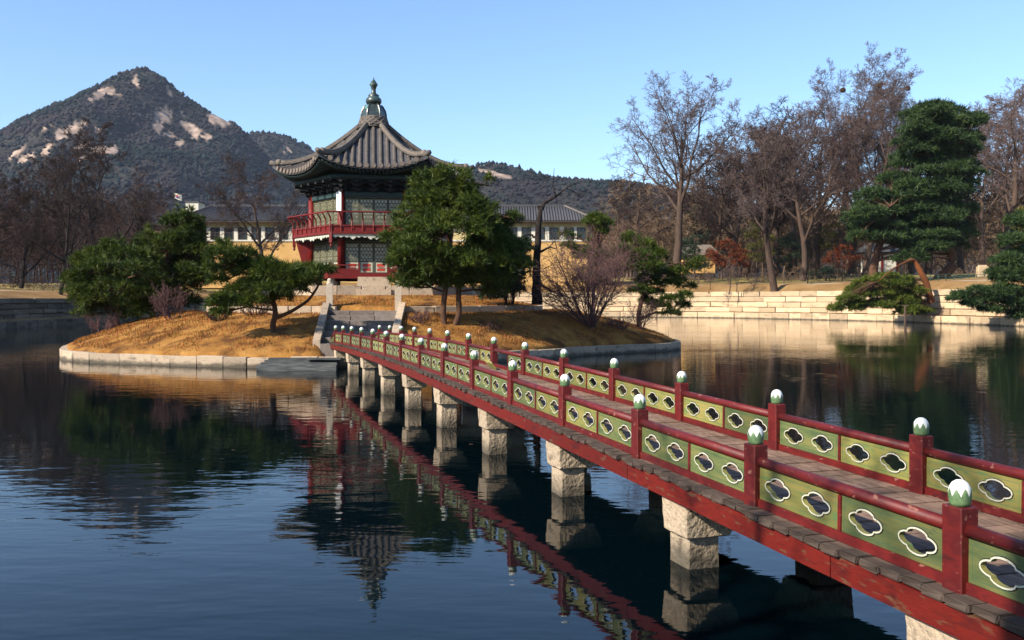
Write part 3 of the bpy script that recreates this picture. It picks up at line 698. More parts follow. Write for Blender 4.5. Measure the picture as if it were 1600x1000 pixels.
# balcony
RB = 4.3
b = MB(); hex_prism(b, RB, 6.02, 6.15); obj('balcony_floor', b, M['timber_red'], pav)
b = MB(); hex_prism(b, RB - .1, 5.82, 6.02); obj('balcony_joists', b, M['timber_dark'], pav)
for k in range(6):
    s_ = RB
    b = MB()                                             # scalloped valance
    nsc = 14; wtot = s_ - .04; ztop = 6.04
    for i in range(nsc):
        xa = -wtot / 2 + wtot * i / nsc; xb = xa + wtot / nsc; xm = (xa + xb) / 2
        dp = .20 + (.10 if i in (3, 10, 6, 7) else 0)
        o0, o1 = RB * AP + .01, RB * AP + .05
        prof = [(xa, ztop), (xb, ztop), (xb, ztop - dp * .6), (xm, ztop - dp), (xa, ztop - dp * .6)]
        vs_ = [sp(k, o0, x, z) for x, z in prof] + [sp(k, o1, x, z) for x, z in prof]
        b.add(vs_, [(4, 3, 2, 1, 0), (5, 6, 7, 8, 9), (0, 1, 6, 5), (1, 2, 7, 6), (2, 3, 8, 7), (3, 4, 9, 8), (4, 0, 5, 9)])
    obj('valance', b, M['valance'], pav)
    b = MB(); b.box(sp(k, RB * AP + .07, 0, 6.10), (s_ + .02, .12, .13), R(60 * k + 120)); obj('sill_rail', b, M['timber_red'], pav)
    b = MB()
    nb = 8
    for i in range(nb):                                  # red boards between the balusters
        xa = -s_ / 2 + s_ * i / nb + .04; xb = -s_ / 2 + s_ * (i + 1) / nb - .04
        b = MB(); c = sp(k, RB * AP + .07, (xa + xb) / 2, 6.30); b.box(c, (xb - xa, .04, .27), R(60 * k + 120)); obj('rail_board', b, M['timber_red'], pav)
    b = MB(); b.box(sp(k, RB * AP + .09, 0, 6.47), (s_ + .06, .09, .07), R(60 * k + 120)); obj('middle_rail', b, M['timber_red'], pav)
    for i in range(nb + 1):                              # S-curved balusters
        if i == nb: continue
        al = -s_ / 2 + s_ * i / nb; f2 = lambda o: al * o / (RB * AP)
        pts = [sp(k, RB * AP + o, f2(RB * AP + o), z) for o, z in ((.09, 6.16), (.12, 6.45), (.08, 6.68), (.11, 6.86), (.24, 7.02), (.33, 7.14))]
        b = MB(); b.tube(pts, [.05, .05, .045, .04, .04, .035], 6); obj('baluster', b, M['timber_red'], pav)
    q = RB * AP + .34; hl = q * math.tan(R(30))
    b = MB(); b.tube([sp(k, q, -hl, 7.16), sp(k, q, hl, 7.16)], .042, 8); obj('handrail', b, M['timber_red'], pav)
    cx, cy = C6[k]
    b = MB(); b.box((cx * (RB + .05), cy * (RB + .05), 6.06), (.16, .16, .95), R(60 * k)); b.lathe([(.09, -.48), (.05, -.56), (.08, -.64), (.01, -.74)], 8, (cx * (RB + .05), cy * (RB + .05), 6.06)); obj('pendant_post', b, M['timber_red'], pav)
    # bracket boards that carry the balcony, slanting out from the lower columns
    b = MB(); tx, ty = -cy * .05, cx * .05
    pr_ = [(3.55, 4.0), (3.75, 4.0), (4.25, 5.8), (3.5, 5.8)]
    vs_ = [(cx * r_ + tx, cy * r_ + ty, z) for r_, z in pr_] + [(cx * r_ - tx, cy * r_ - ty, z) for r_, z in pr_]
    b.add(vs_, [(0, 1, 2, 3), (7, 6, 5, 4), (0, 4, 5, 1), (1, 5, 6, 2), (2, 6, 7, 3), (3, 7, 4, 0)])
    if k in (0, 3): obj('slanted_brace', b, M['timber_red'], pav)
    # lower railing
    n_, t_ = side(k)
    segs = ((-2.15, 2.15),) if k != 4 else ((-2.15, -.75), (.75, 2.15))
    for xa, xb in segs:
        for nm, z, hh, tt in (('lower_rail', 4.42, .06, .08), ('lower_rail', 4.22, .05, .06)):
            b = MB(); b.box(sp(k, 4.42 * AP, (xa + xb) / 2, z), (xb - xa, tt, hh), R(60 * k + 120)); obj(nm, b, M['timber_red'], pav)
        b = MB(); b.box(sp(k, 4.42 * AP, (xa + xb) / 2, 4.09), (xb - xa, .04, .19), R(60 * k + 120)); obj('rail_board', b, M['timber_red'], pav)
        m_ = max(2, int((xb - xa) / .75) + 1)
        for i in range(m_):
            x = xa + (xb - xa) * i / (m_ - 1); b = MB(); b.box(sp(k, 4.42 * AP, x, 4.26), (.09, .09, .56), R(60 * k + 120)); obj('rail_post', b, M['timber_red'], pav)
# stairs
for i in range(4):
    b = MB(); zt = 3.80 - .215 * i; dp = .34
    b.box((0, -(4.62 * AP) - dp * (i + .5) + .02, (zt + 2.8) / 2), (1.62 + .04 * i, dp, zt - 2.8)); obj('stair_step', b, M['kerb_stone'], pav)
# brackets, purlins under the eaves
b = MB()
for k in range(6):
    b = MB()
    for j, al in enumerate(np.linspace(-1.7, 1.7, 5)):
        for lv in range(3):
            c = sp(k, RC * AP + .10 + .20 * lv, al, 8.36 + .21 * lv); b.box(c, (.16, .5 + .3 * lv, .13), R(60 * k + 120))
            c = sp(k, RC * AP + .22 + .22 * lv, al, 8.46 + .21 * lv); b.box(c, (.56, .12, .10), R(60 * k + 120))
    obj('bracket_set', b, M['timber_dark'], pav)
    b = MB(); b.tube([sp(k, RC * AP + .75, -2.15, 9.02), sp(k, RC * AP + .75, 2.15, 9.02)], .12, 8); b.box(sp(k, RC * AP + .1, 0, 8.9), (3.6, .25, .3), R(60 * k + 120)); obj('purlin', b, M['timber_green'], pav)
# roof surface
R_EV, R_TP, Z_TP = 5.52, .62, 12.30
def roof_pt(k, u, v, dz=0.0):
    """u -1..1 along the side, v 0 top .. 1 eave"""
    ap = (R_TP + (R_EV - R_TP) * v) * AP; hw = (R_TP + (R_EV - R_TP) * v) / 2
    bow = 1 - .045 * (1 - u * u) * v * v
    z = Z_TP - (Z_TP - 9.46) * (1 - max(0.0, 1 - v) ** 1.55) + .60 * abs(u) ** 2.6 * v ** 3
    return sp(k, ap * bow, u * hw * (1 + .0), z + dz)
NU, NV = 16, 14
for k in range(6):
    b = MB(); top = []; 
    for iv in range(NV + 1):
        for iu in range(NU + 1): top.append(roof_pt(k, -1 + 2 * iu / NU, iv / NV))
    m_ = (NU + 1); fs = []
    for iv in range(NV):
        for iu in range(NU): fs.append((iv * m_ + iu, (iv + 1) * m_ + iu, (iv + 1) * m_ + iu + 1, iv * m_ + iu + 1))
    b.add(top, fs); 
    # eave board
    e0 = [roof_pt(k, -1 + 2 * iu / NU, 1.0) for iu in range(NU + 1)]; e1 = [p + Vector((0, 0, -.16)) for p in e0]
    for iu in range(NU): b.quad(e0[iu], e1[iu], e1[iu + 1], e0[iu + 1])
    obj('roof_slope', b, M['roof_far'], pav, smooth=True)
    # soffit with rafters
    b = MB(); n_, t_ = side(k)
    for iu in range(NU):
        u0, u1 = -1 + 2 * iu / NU, -1 + 2 * (iu + 1) / NU
        i0, i1 = sp(k, RC * AP - .2, u0 * 1.6, 9.3), sp(k, RC * AP - .2, u1 * 1.6, 9.3)
        b.quad(e1[iu], i0, i1, e1[iu + 1])
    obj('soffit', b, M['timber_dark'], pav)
    b = MB(); nr_ = 26
    for i in range(nr_):
        u = -1 + 2 * (i + .5) / nr_; e = roof_pt(k, u, .97) + Vector((0, 0, -.24)); i0 = sp(k, RC * AP - .1, u * 1.62, 9.16)
        b.tube([i0, e], .06, 6)
    stuff(obj('rafters', b, M['timber_green'], pav, smooth=True))
    # convex tile rows
    nrow = 15; wmax = R_EV / 2
    for i in range(nrow):
        off = (-1 + 2 * (i + .5) / nrow) * wmax * .985      # constant distance from the middle of the side
        v0 = max(.015, (abs(off) * 2 - R_TP + .25) / (R_EV - R_TP))
        if v0 > .93: continue
        pts = []; rads = []
        ns = max(3, int((1 - v0) * 16))
        for s_ in range(ns + 1):
            v = v0 + (1.012 - v0) * s_ / ns
            hw = (R_TP + (R_EV - R_TP) * v) / 2; u = max(-1, min(1, off / hw))
            p = roof_pt(k, u, v, .03); pts.append(p); rads.append(.105)
            if s_ < ns: pts.append(p.lerp(roof_pt(k, max(-1, min(1, off / ((R_TP + (R_EV - R_TP) * (v + (1.012 - v0) / ns)) / 2))), v + (1.012 - v0) / ns, .03), .12)); rads.append(.092)
        b = MB(); b.tube(pts, rads, 8); 
        e = pts[-1]; b.tube([e + n_ * -.02 + Vector((0, 0, .0)), e + n_ * .03], .125, 10, m=1)
        # drooping end tile between rows
        e2 = roof_pt(k, max(-1, min(1, (off + wmax / nrow) / (R_EV / 2))), 1.0); b.box(e2 + Vector((0, 0, -.05)) + n_ * .02, (.20, .03, .13), R(60 * k + 120))
        obj('tile_row', b, [M['roof'], M['pale_mortar']], pav, smooth=False)
    # hip ridge between side k and the next
    pts = [roof_pt(k, 1.0, v, .14) for v in np.linspace(.0, .93, 14)]
    b = MB()
    for lay, (wd, dz) in enumerate(((.17, 0), (.14, .09), (.11, .165))):
        b.tube([p + Vector((0, 0, dz)) for p in pts], wd, 8, flat=.55, m=1 if lay == 1 else 0)
    cxy = Vector((C6[(k + 1) % 6][0], C6[(k + 1) % 6][1], 0)); e = pts[-1]
    b.lathe([(.02, -.02), (.17, 0), (.19, .14), (.15, .28), (.03, .33)], 8, e + Vector((0, 0, -.08)), m=1)
    b.tube([roof_pt(k, 1.0, v, .08) for v in (.92, .97, 1.03)], [.15, .14, .13], 8)
    obj('hip_ridge', b, [M['roof'], M['pale_mortar']], pav, smooth=True)
# finial
b = MB(); b.lathe([(.86, 12.22), (.84, 12.45), (.74, 12.75), (.70, 12.84)], 24); obj('finial_collar', b, M['roof'], pav)
for lv in range(4):
    for j in range(16):
        a = 2 * math.pi * (j + .5 * (lv % 2)) / 16; rr_ = .84 - .04 * lv; z = 12.36 + .125 * lv
        b = MB(); t_ = Vector((-math.sin(a), math.cos(a), 0)); c = Vector((math.cos(a) * rr_, math.sin(a) * rr_, z))
        b.tube([c - t_ * .15 - Vector((0, 0, .04)), c + Vector((0, 0, .05)), c + t_ * .15 - Vector((0, 0, .04))], .05, 6); obj('collar_tile', b, M['pale_mortar'] if (j + lv) % 3 else M['roof'], pav)
prof = [(.70, 12.84), (.69, 13.0), (.64, 13.2), (.52, 13.42), (.40, 13.52), (.36, 13.56)]
b = MB(); b.lathe(prof, 6, rot=R(0)); obj('finial_dome', b, M['bronze'], pav)
b = MB()
for k in range(6): b.tube([(C6[k][0] * r_, C6[k][1] * r_, z) for r_, z in prof[:-1]], .05, 6)
obj('finial_ribs', b, M['bronze'], pav)
b = MB(); b.lathe([(.30, 13.55), (.40, 13.60), (.45, 13.74), (.42, 13.88), (.32, 13.96), (.28, 14.0), (.32, 14.06), (.26, 14.12)], 12); obj('finial_bulb', b, M['bronze'], pav, smooth=True)
b = MB(); b.lathe([(.22, 14.12), (.14, 14.2), (.12, 14.38), (.17, 14.56), (.24, 14.66), (.22, 14.70), (.12, 14.86), (.03, 14.98), (.012, 15.1)], 12); obj('finial_spire', b, M['bronze'], pav, smooth=True)

# ------------------------------------------------------------------ bridge
TH = R(17.56); SP = 2.28; WD = 1.715
D2 = np.array([-math.sin(TH), math.cos(TH)]); N2 = np.array([math.cos(TH), math.sin(TH)]); RZ = math.pi / 2 + TH
NEAR0 = np.array([2.762, 5.722]); CEN0 = NEAR0 + N2 * WD / 2
zi = [.73, .76, .79, .815, .856, .892, .93, .972, 1.03, 1.072, 1.088, 1.084, 1.068, 1.052, 1.042, 1.03, 1.00, .94, .86]
zc = np.polyfit(np.arange(-3, 16), zi, 5)
def deck_z(i): return float(np.polyval(zc, i))
BO = Vector((CEN0[0] + D2[0] * SP * 6, CEN0[1] + D2[1] * SP * 6, 0))
def bp(i, t, z=0.0):
    p = CEN0 + D2 * (i * SP) + N2 * t; return Vector((p[0], p[1], deck_z(i) + z)) - BO
bridge = thing('wooden_footbridge', 'long red and green railed wooden footbridge on stone piers leading to the island', 'footbridge', BO)
def span_link(name, me, i0, i1, t, z, parent=bridge, length=1.0):
    a, b = bp(i0, t, z), bp(i1, t, z); d = b - a
    return link(name, me, parent, (a + b) / 2, (0, -math.asin(d.z / d.length), RZ), (d.length / length, 1, 1))
PW, PDp = .165, .135
b = MB(); b.box((0, 0, .24), (PW, PDp, .56)); bm_ = bmesh.new(); tmp = b.mesh('post', M['red']); bm_.from_mesh(tmp); bmesh.ops.bevel(bm_, geom=bm_.edges[:], offset=.008, segments=1, affect='EDGES'); bm_.to_mesh(tmp); bm_.free(); post_me = tmp
b = MB(); b.lathe([(.058, 0), (.064, .02), (.068, .06), (.067, .09), (.060, .118), (.045, .142), (.024, .156), (.006, .160)], 20); cap_me = b.mesh('post_cap', M['cap'], True)
PL = SP - PW
b = MB(); b.tube([(-PL / 2 - .02, 0, 0), (PL / 2 + .02, 0, 0)], .043, 14); rail_me = b.mesh('top_rail', M['red'], True)
b = MB(); b.box((0, 0, 0), (PL + .01, .062, .07)); bot_me = b.mesh('bottom_rail', M['red'])
b = MB(); b.box((0, 0, .205), (.035, .05, .262)); mul_me = b.mesh('mullion', M['red'])
bm_ = None
PNL = (PL - .035) / 2; PZ0, PZ1 = .073, .338; PH = PZ1 - PZ0
def cloud(a, b_, n=32, rx=.158, rz=.072):
    pts = []
    for j in range(n):
        t = 2 * math.pi * j / n; q = .80 + .26 * abs(math.cos(2 * t)) ** .75
        pts.append((a + rx * q * math.cos(t), b_ + rz * q * (1.05 if abs(math.sin(t)) > .7 else 1) * math.sin(t)))
    return pts
HX = (-PNL * .245, PNL * .245)
def panel_mesh(mt, name='panel', outline=None, holes=None, th=.026):
    bm = bmesh.new()
    outline = outline or [(-PNL / 2, -PH / 2), (PNL / 2, -PH / 2), (PNL / 2, PH / 2), (-PNL / 2, PH / 2)]
    loops = [outline] + [cloud(h, 0.0) for h in (HX if holes is None else holes)]
    edges = []
    for lp in loops:
        vs = [bm.verts.new((x, -th / 2, z)) for x, z in lp]
        for i in range(len(vs)): edges.append(bm.edges.new((vs[i], vs[(i + 1) % len(vs)])))
    res = bmesh.ops.triangle_fill(bm, use_beauty=True, use_dissolve=False, edges=edges)
    fs = [f for f in res['geom'] if isinstance(f, bmesh.types.BMFace)]
    for lp in loops[1:]:       # drop any face that fell inside a hole
        cx = sum(p[0] for p in lp) / len(lp)
        for f in list(bm.faces):
            c = f.calc_center_median()
            if ((c.x - cx) / .158) ** 2 + (c.z / .072) ** 2 < .45 and all(abs(v.co.x - cx) < .2 and abs(v.co.z) < .1 for v in f.verts): bm.faces.remove(f)
    ext = bmesh.ops.extrude_face_region(bm, geom=bm.faces[:])
    for v in [g_ for g_ in ext['geom'] if isinstance(g_, bmesh.types.BMVert)]: v.co.y += th
    bmesh.ops.recalc_face_normals(bm, faces=bm.faces[:])
    me = bpy.data.meshes.new(name); bm.to_mesh(me); bm.free(); me.materials.append(mt); return me
def offset_loop(pts, d):
    n = len(pts); out = []
    for i in range(n):
        a, b = pts[i - 1], pts[(i + 1) % n]; tx, tz = b[0] - a[0], b[1] - a[1]; L = math.hypot(tx, tz)
        out.append((pts[i][0] + tz / L * d, pts[i][1] - tx / L * d))
    return out
def rim_mesh():
    b = MB(); c0 = cloud(0, 0, 32)
    for (d0, d1, ydep, m_) in ((-.001, .0105, .021, 0), (.010, .0165, .0165, 1)):
        a0, a1 = offset_loop(c0, d0), offset_loop(c0, d1)
        for i in range(32):
            j = (i + 1) % 32
            for s_ in (-1, 1):
                y = s_ * ydep; p = [(a0[i][0], y, a0[i][1]), (a0[j][0], y, a0[j][1]), (a1[j][0], y, a1[j][1]), (a1[i][0], y, a1[i][1])]
                b.quad(*(p if s_ < 0 else p[::-1]), m=m_)
                y2 = s_ * .010
                b.quad((a1[i][0], y, a1[i][1]), (a1[j][0], y, a1[j][1]), (a1[j][0], y2, a1[j][1]), (a1[i][0], y2, a1[i][1]), m=m_)
            b.quad((a0[i][0], -ydep, a0[i][1]), (a0[i][0], ydep, a0[i][1]), (a0[j][0], ydep, a0[j][1]), (a0[j][0], -ydep, a0[j][1]), m=2 if m_ == 0 else 1)
    return b.mesh('hole_rim', [M['rim'], M['rimdark'], M['panel_b']])
pan_a, pan_b, rim_me = panel_mesh(M['panel_a']), panel_mesh(M['panel_b']), rim_mesh()
rb = random.Random(11)
LAST = 14
BROKEN = 6          # far-side span index with a board missing
for sd, t in (('near', -WD / 2), ('far', WD / 2)):
    for i in range(-3, LAST + 1):
        p = link('post', post_me, bridge, bp(i, t), (0, 0, RZ + rb.uniform(-.02, .02)))
        link('post_cap', cap_me, p, (0, 0, .52), (0, 0, rb.uniform(0, 6)))
        if i == LAST: continue
        span_link('top_rail', rail_me, i, i + 1, t, .382, length=SP)
        span_link('bottom_rail', bot_me, i, i + 1, t, .037, length=SP)
        span_link('mullion', mul_me, i + .42, i + .58, t, 0.0, length=.16 * SP)
        for j, off in enumerate((.5 - (PNL / 2 + .0175) / SP, .5 + (PNL / 2 + .0175) / SP)):
            if sd == 'far' and i == BROKEN and j == 1: continue
            ii = i + off; a_, b_ = bp(ii - .2, t), bp(ii + .2, t); d = b_ - a_
            yel = rb.random() < (.25 if sd == 'near' else .65)
            o = link('panel', pan_b if yel else pan_a, bridge, bp(ii, t, (PZ0 + PZ1) / 2), (0, -math.asin(d.z / d.length), RZ))
            for h in HX: link('hole_rim', rim_me, o, (h, 0, 0))
    # curved tail of the railing on to the island
    pts = [bp(LAST + q, t, .38 - .55 * q * q) for q in (0, .25, .5, .75)]
    b = MB(); b.tube(pts, .045, 8); obj('tail_rail', b, M['red'], bridge, smooth=True)
    b = MB(); pa, pb_ = bp(LAST + .05, t, .06), bp(LAST + .62, t, .0)
    q = [pa, pb_, bp(LAST + .62, t, .14), bp(LAST + .05, t, .34)]; nv = Vector((N2[0], N2[1], 0)) * .015
    b.hexa([q[0] - nv, q[1] - nv, q[1] + nv, q[0] + nv, q[3] - nv, q[2] - nv, q[2] + nv, q[3] + nv]); obj('tail_board', b, M['panel_a'], bridge)
# planks
pl_me = []
for s_ in range(4):
    r_ = random.Random(s_); b = MB(); n_ = 6; L = 2.05
    for e in range(n_):
        x0, x1 = -L / 2 + L * e / n_, -L / 2 + L * (e + 1) / n_
        b.hexa([(x0, -.1 + r_.uniform(0, .004), -.05), (x1, -.1, -.05), (x1, .1, -.05), (x0, .1, -.05), (x0, -.1, 0), (x1, -.1, 0), (x1, .1, 0), (x0, .1, 0)]) if False else None
    b.hexa([(-L / 2, -.0975, -.055), (L / 2, -.0975, -.055), (L / 2, .0975, -.055), (-L / 2, .0975, -.055), (-L / 2, -.0975, 0), (L / 2, -.0975, 0), (L / 2, .0975, 0), (-L / 2, .0975, 0)])
    me = b.mesh('plank', M['plank']); bm_ = bmesh.new(); bm_.from_mesh(me)
    bmesh.ops.bevel(bm_, geom=bm_.edges[:], offset=.009, segments=2, affect='EDGES')
    for v in bm_.verts: v.co += Vector((r_.uniform(-.012, .012), r_.uniform(-.001, .001), r_.uniform(-.004, .004)))
    bm_.to_mesh(me); bm_.free(); pl_me.append(me)
pos = -3.3 * SP
while pos < (LAST + .85) * SP:
    i = pos / SP; a_, b_ = bp(i - .05, 0), bp(i + .05, 0); d = b_ - a_
    link('plank', rb.choice(pl_me), bridge, bp(i, rb.uniform(-.025, .025), -.002 + rb.uniform(-.006, .006)), (-math.asin(d.z / d.length) * -1, rb.uniform(-.004, .004), RZ - math.pi / 2 + rb.uniform(-.006, .006)))
    pos += .1995
# beams
joints = [-3.3] + [.05 + 1.525 * k + .42 for k in range(-1, 10)] + [LAST + .8]
for t in (-.95, .95, 0.0):
    for a_, b_ in zip(joints[:-1], joints[1:]):
        m_ = 4; mb = MB()
        for q in range(m_):
            i0 = a_ + (b_ - a_) * q / m_; i1 = a_ + (b_ - a_) * (q + 1) / m_; e0 = .003 if q == 0 else 0; e1 = .003 if q == m_ - 1 else 0
            A_, B_ = bp(i0 + e0, t), bp(i1 - e1, t); hw = Vector((N2[0], N2[1], 0)) * .055
            mb.hexa([A_ - hw + Vector((0, 0, -.235)), A_ + hw + Vector((0, 0, -.235)), B_ + hw + Vector((0, 0, -.235)), B_ - hw + Vector((0, 0, -.235)),
                     A_ - hw + Vector((0, 0, -.062)), A_ + hw + Vector((0, 0, -.062)), B_ + hw + Vector((0, 0, -.062)), B_ - hw + Vector((0, 0, -.062))])
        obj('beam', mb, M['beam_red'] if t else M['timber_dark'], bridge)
# piers
def rough_block(p8, seed, cuts=3, amp=.0045):
    mb = MB(); mb.hexa(p8); me = mb.mesh('block', M['granite']); bm = bmesh.new(); bm.from_mesh(me)
    bmesh.ops.bevel(bm, geom=bm.edges[:], offset=.014, segments=1, affect='EDGES')
    bmesh.ops.subdivide_edges(bm, edges=[e for e in bm.edges if e.calc_length() > .1], cuts=cuts, use_grid_fill=True)
    r_ = random.Random(seed)
    for v in bm.verts: v.co += Vector((r_.uniform(-1, 1), r_.uniform(-1, 1), r_.uniform(-1, 1))) * amp
    bm.to_mesh(me); bm.free(); return me
for k in range(-1, 10):
    i = .05 + 1.525 * k
    if i > 14.4: continue
    base = bp(i, 0); base.z = 0
    pr = thing('x', 'x', 'x')
    del pr['label'], pr['category']; pr.name = 'pier'; pr.parent = bridge; pr.location = base; pr.rotation_euler = (0, 0, RZ)     # local x along the bridge, local -y to the far side
    zt = deck_z(i) - .24
    for s_ in (1, -1):
        def P(x, y, z): return (x, s_ * y, z)
        # capstone with a chamfered inner underside
        top = [P(-.26, .28, zt), P(.26, .28, zt), P(.26, .96, zt), P(-.26, .96, zt)]
        bot = [P(-.24, .46, zt - .34), P(.24, .46, zt - .34), P(.24, .94, zt - .34), P(-.24, .94, zt - .34)]
        o8 = bot + top
        if s_ < 0: o8 = bot[::-1] + top[::-1]
        link('capstone', rough_block(o8, k * 7 + s_), pr)
        c8 = [P(-.2, .55, -.6), P(.2, .55, -.6), P(.2, .90, -.6), P(-.2, .90, -.6), P(-.195, .56, zt - .33), P(.195, .56, zt - .33), P(.195, .895, zt - .33), P(-.195, .895, zt - .33)]
        if s_ < 0: c8 = c8[:4][::-1] + c8[4:][::-1]
        link('pier_column', rough_block(c8, k * 5 + s_ + 90), pr)
# loose board lying on the deck
jag = [(-.36, -PH / 2), (.36, -PH / 2), (.42, .02), (.33, .09), (.22, -.02), (.12, .08), (.0, .02), (-.1, .11), (-.18, .01), (-.3, .10), (-.36, .04)]
lb = link('loose_board', panel_mesh(M['panel_b'], 'loose_board', jag, []), None)
p = bp(BROKEN + .70, WD / 2 - .30, .12) + BO; lb.location = p; lb.rotation_euler = (R(-38), 0, RZ - .1)
tag(lb, 'broken pale green railing board with a jagged edge lying on the bridge deck', 'board')

# ------------------------------------------------------------------ raft by the island
raft = thing('wooden_raft', 'flat grey wooden raft moored against the island kerb beside the bridge', 'raft', (X_at(467, 34.6), 34.6, 0), R(-1))
for i in range(4):
    b = MB(); b.box((0, -.25 + .34 * i, .10 + .075 * i), (2.95 - .1 * i, .30, .22 - .02 * i)); obj('raft_plank', b, M['raft_wood'], raft)
b = MB(); b.box((.9, .25, .4), (1.3, .5, .05), .02); obj('raft_deck_board', b, M['raft_wood'], raft)

# fallen leaves on the water
r = np.random.RandomState(17); vs_, fs_ = [], []
for q in range(75):
    if q < 70: a = -math.pi * r.uniform(.25, .95); rr_ = float(shore_r(a)) + r.uniform(.25, 1.6) ** 1.3; x, y = IC[0] + rr_ * math.cos(a), IC[1] + rr_ * math.sin(a)
    else: x, y = r.uniform(-9, 3), r.uniform(8, 32)
    s_, a0 = r.uniform(.025, .05), r.rand() * 6.28; k_ = len(vs_)
    for t_ in range(5): vs_.append((x + s_ * math.cos(a0 + t_ * 1.2566) * (1.5 if t_ == 0 else 1), y + s_ * math.sin(a0 + t_ * 1.2566), .006 + .008 * r.rand()))
    fs_.append(tuple(range(k_, k_ + 5)))
b = MB(); b.add(vs_, fs_); stuff(obj('floating_leaves', b, M['leaf_litter']))

# ------------------------------------------------------------------ trees
def tri_tubes(chains, n):
    """chains: list of (pts, radii) -> numpy verts, quads"""
    Vs, Fs = [], []; base = 0
    for pts, rad in chains:
        P = np.asarray(pts); k = len(P); d = np.gradient(P, axis=0); d /= np.linalg.norm(d, axis=1)[:, None] + 1e-9
        up = np.array([0, 0, 1.0]) if abs(d[0, 2]) < .9 else np.array([1.0, 0, 0])
        a = np.cross(d, up); a /= np.linalg.norm(a, axis=1)[:, None] + 1e-9; b = np.cross(a, d)
        t = np.arange(n) * 2 * math.pi / n
        ring = P[:, None] + (a[:, None] * np.cos(t)[None, :, None] + b[:, None] * np.sin(t)[None, :, None]) * np.asarray(rad)[:, None, None]
        Vs.append(ring.reshape(-1, 3))
        i = np.arange(k - 1)[:, None] * n; j = np.arange(n)[None]; j2 = (j + 1) % n
        Fs.append(np.stack([i + j, i + j2, i + n + j2, i + n + j], -1).reshape(-1, 4) + base); base += k * n
    return np.vstack(Vs), np.vstack(Fs)
def slivers(chains, rng, k=1.45):
    A = np.array([c[0][0] for c in chains]); B = np.array([c[0][-1] for c in chains]); r = np.array([c[1][0] for c in chains])
    d = B - A; w_ = np.cross(d, rng.normal(0, 1, d.shape)); w_ /= np.linalg.norm(w_, axis=1)[:, None] + 1e-9; w_ *= (r * k / 2)[:, None]
    return np.stack([A - w_, B, A + w_], 1).reshape(-1, 3)
def add_slivers(V, Fq, chains, rng, k=1.45):
    """quads of the tubes, split, plus one narrow blade per last twig"""
    T = np.vstack([Fq[:, [0, 1, 2]], Fq[:, [0, 2, 3]]]); S = slivers(chains, rng, k)
    return np.vstack([V, S]), np.vstack([T, np.arange(len(S)).reshape(-1, 3) + len(V)])
def grow(rng, p, d, L, r, lv, cfg, out):
    nseg = cfg['seg'][lv]; pts = [p]; rads = [r]; step = L / nseg; dirs = [d]
    end = cfg.get('end', .35)
    for s in range(nseg):
        d = d + rng.normal(0, cfg['wob'][lv], 3) + np.array([0, 0, cfg['up'][lv]]); d /= np.linalg.norm(d)
        p = p + d * step; pts.append(p); rads.append(r * (1 - (1 - end) * (s + 1) / nseg)); dirs.append(d)
    out[lv].append((pts, rads))
    if lv + 1 >= len(cfg['seg']): return
    nc = cfg['n'][lv]; t0 = cfg['start'][lv]
    for c in range(nc):
        t = t0 + (1 - t0) * (c + rng.rand() * .9) / nc; f = t * nseg; i = min(int(f), nseg - 1); q = pts[i] + (pts[i + 1] - pts[i]) * (f - i)
        dd = dirs[i + 1]; az = c * 2.4 + rng.rand() * 1.2
        a = np.cross(dd, [0.3, .2, 1] if abs(dd[2]) < .95 else [1, 0, 0]); a /= np.linalg.norm(a); b = np.cross(dd, a)
        sa = R(cfg['ang'][lv] * rng.uniform(.75, 1.25))
        nd = dd * math.cos(sa) + (a * math.cos(az) + b * math.sin(az)) * math.sin(sa)
        rr = (rads[i] + (rads[i + 1] - rads[i]) * (f - i)) * cfg['rr'][lv] * rng.uniform(.7, 1)
        grow(rng, q, nd, L * cfg['lr'][lv] * rng.uniform(.65, 1.1) * (1 - .35 * (t - t0) / (1 - t0 + 1e-6)), max(rr, cfg['rmin']), lv + 1, cfg, out)
VASE = dict(seg=[8, 8, 6, 4, 2, 1], wob=[.045, .11, .15, .18, .2, .2], up=[.06, .10, .07, .04, .02, .0], n=[7, 7, 6, 7, 8], start=[.33, .22, .15, .15, .2], ang=[34, 38, 42, 46, 45], rr=[.72, .58, .5, .55, .75], lr=[.80, .52, .52, .56, .95], rmin=.026, end=.24)
SPREAD = dict(VASE, ang=[50, 45, 46, 46, 48], wob=[.07, .16, .19, .2, .2, .2], n=[8, 7, 6, 6, 8], start=[.25, .2, .15, .15, .2], lr=[.85, .52, .52, .56, .95])
SHRUB = dict(seg=[5, 4, 3, 2], wob=[.12, .14, .18, .2], up=[.03, .03, .0, .0], n=[7, 6, 5], start=[.2, .2, .2], ang=[32, 38, 42], rr=[.6, .6, .6], lr=[.6, .55, .55], rmin=.006, end=.35)
def bare_meshes(seed, height, r0, cfg, mt, mtw, split=3, trunk_frac=.62):
    rng = np.random.RandomState(seed); out = [[] for _ in cfg['seg']]
    grow(rng, np.zeros(3), np.array([rng.normal(0, .02), rng.normal(0, .02), 1.0]), height * trunk_frac, r0, 0, cfg, out)
    V1, F1 = tri_tubes(out[0], 9); V2, F2 = tri_tubes(out[1] + out[2], 5)
    top = max(V2[:, 2].max(), V1[:, 2].max())
    V = np.vstack([V1, V2]); Fa = np.vstack([F1, F2 + len(V1)])
    V3, F3 = tri_tubes(sum(out[split:-1], []), 3); V3, F3 = add_slivers(V3, F3, out[-1], rng)
    top = max(top, V3[:, 2].max()); s = height / top
    return tri_mesh('trunk', V * s, Fa, mt, smooth=True), tri_mesh('crown', V3 * s, F3, mtw)
FAN = dict(VASE, n=[10, 8, 6, 6, 7], start=[.42, .2, .15, .15, .2], ang=[36, 34, 40, 44, 45], up=[.06, .10, .09, .06, .02, 0], lr=[.74, .52, .5, .56, .95])
PROTO = {}
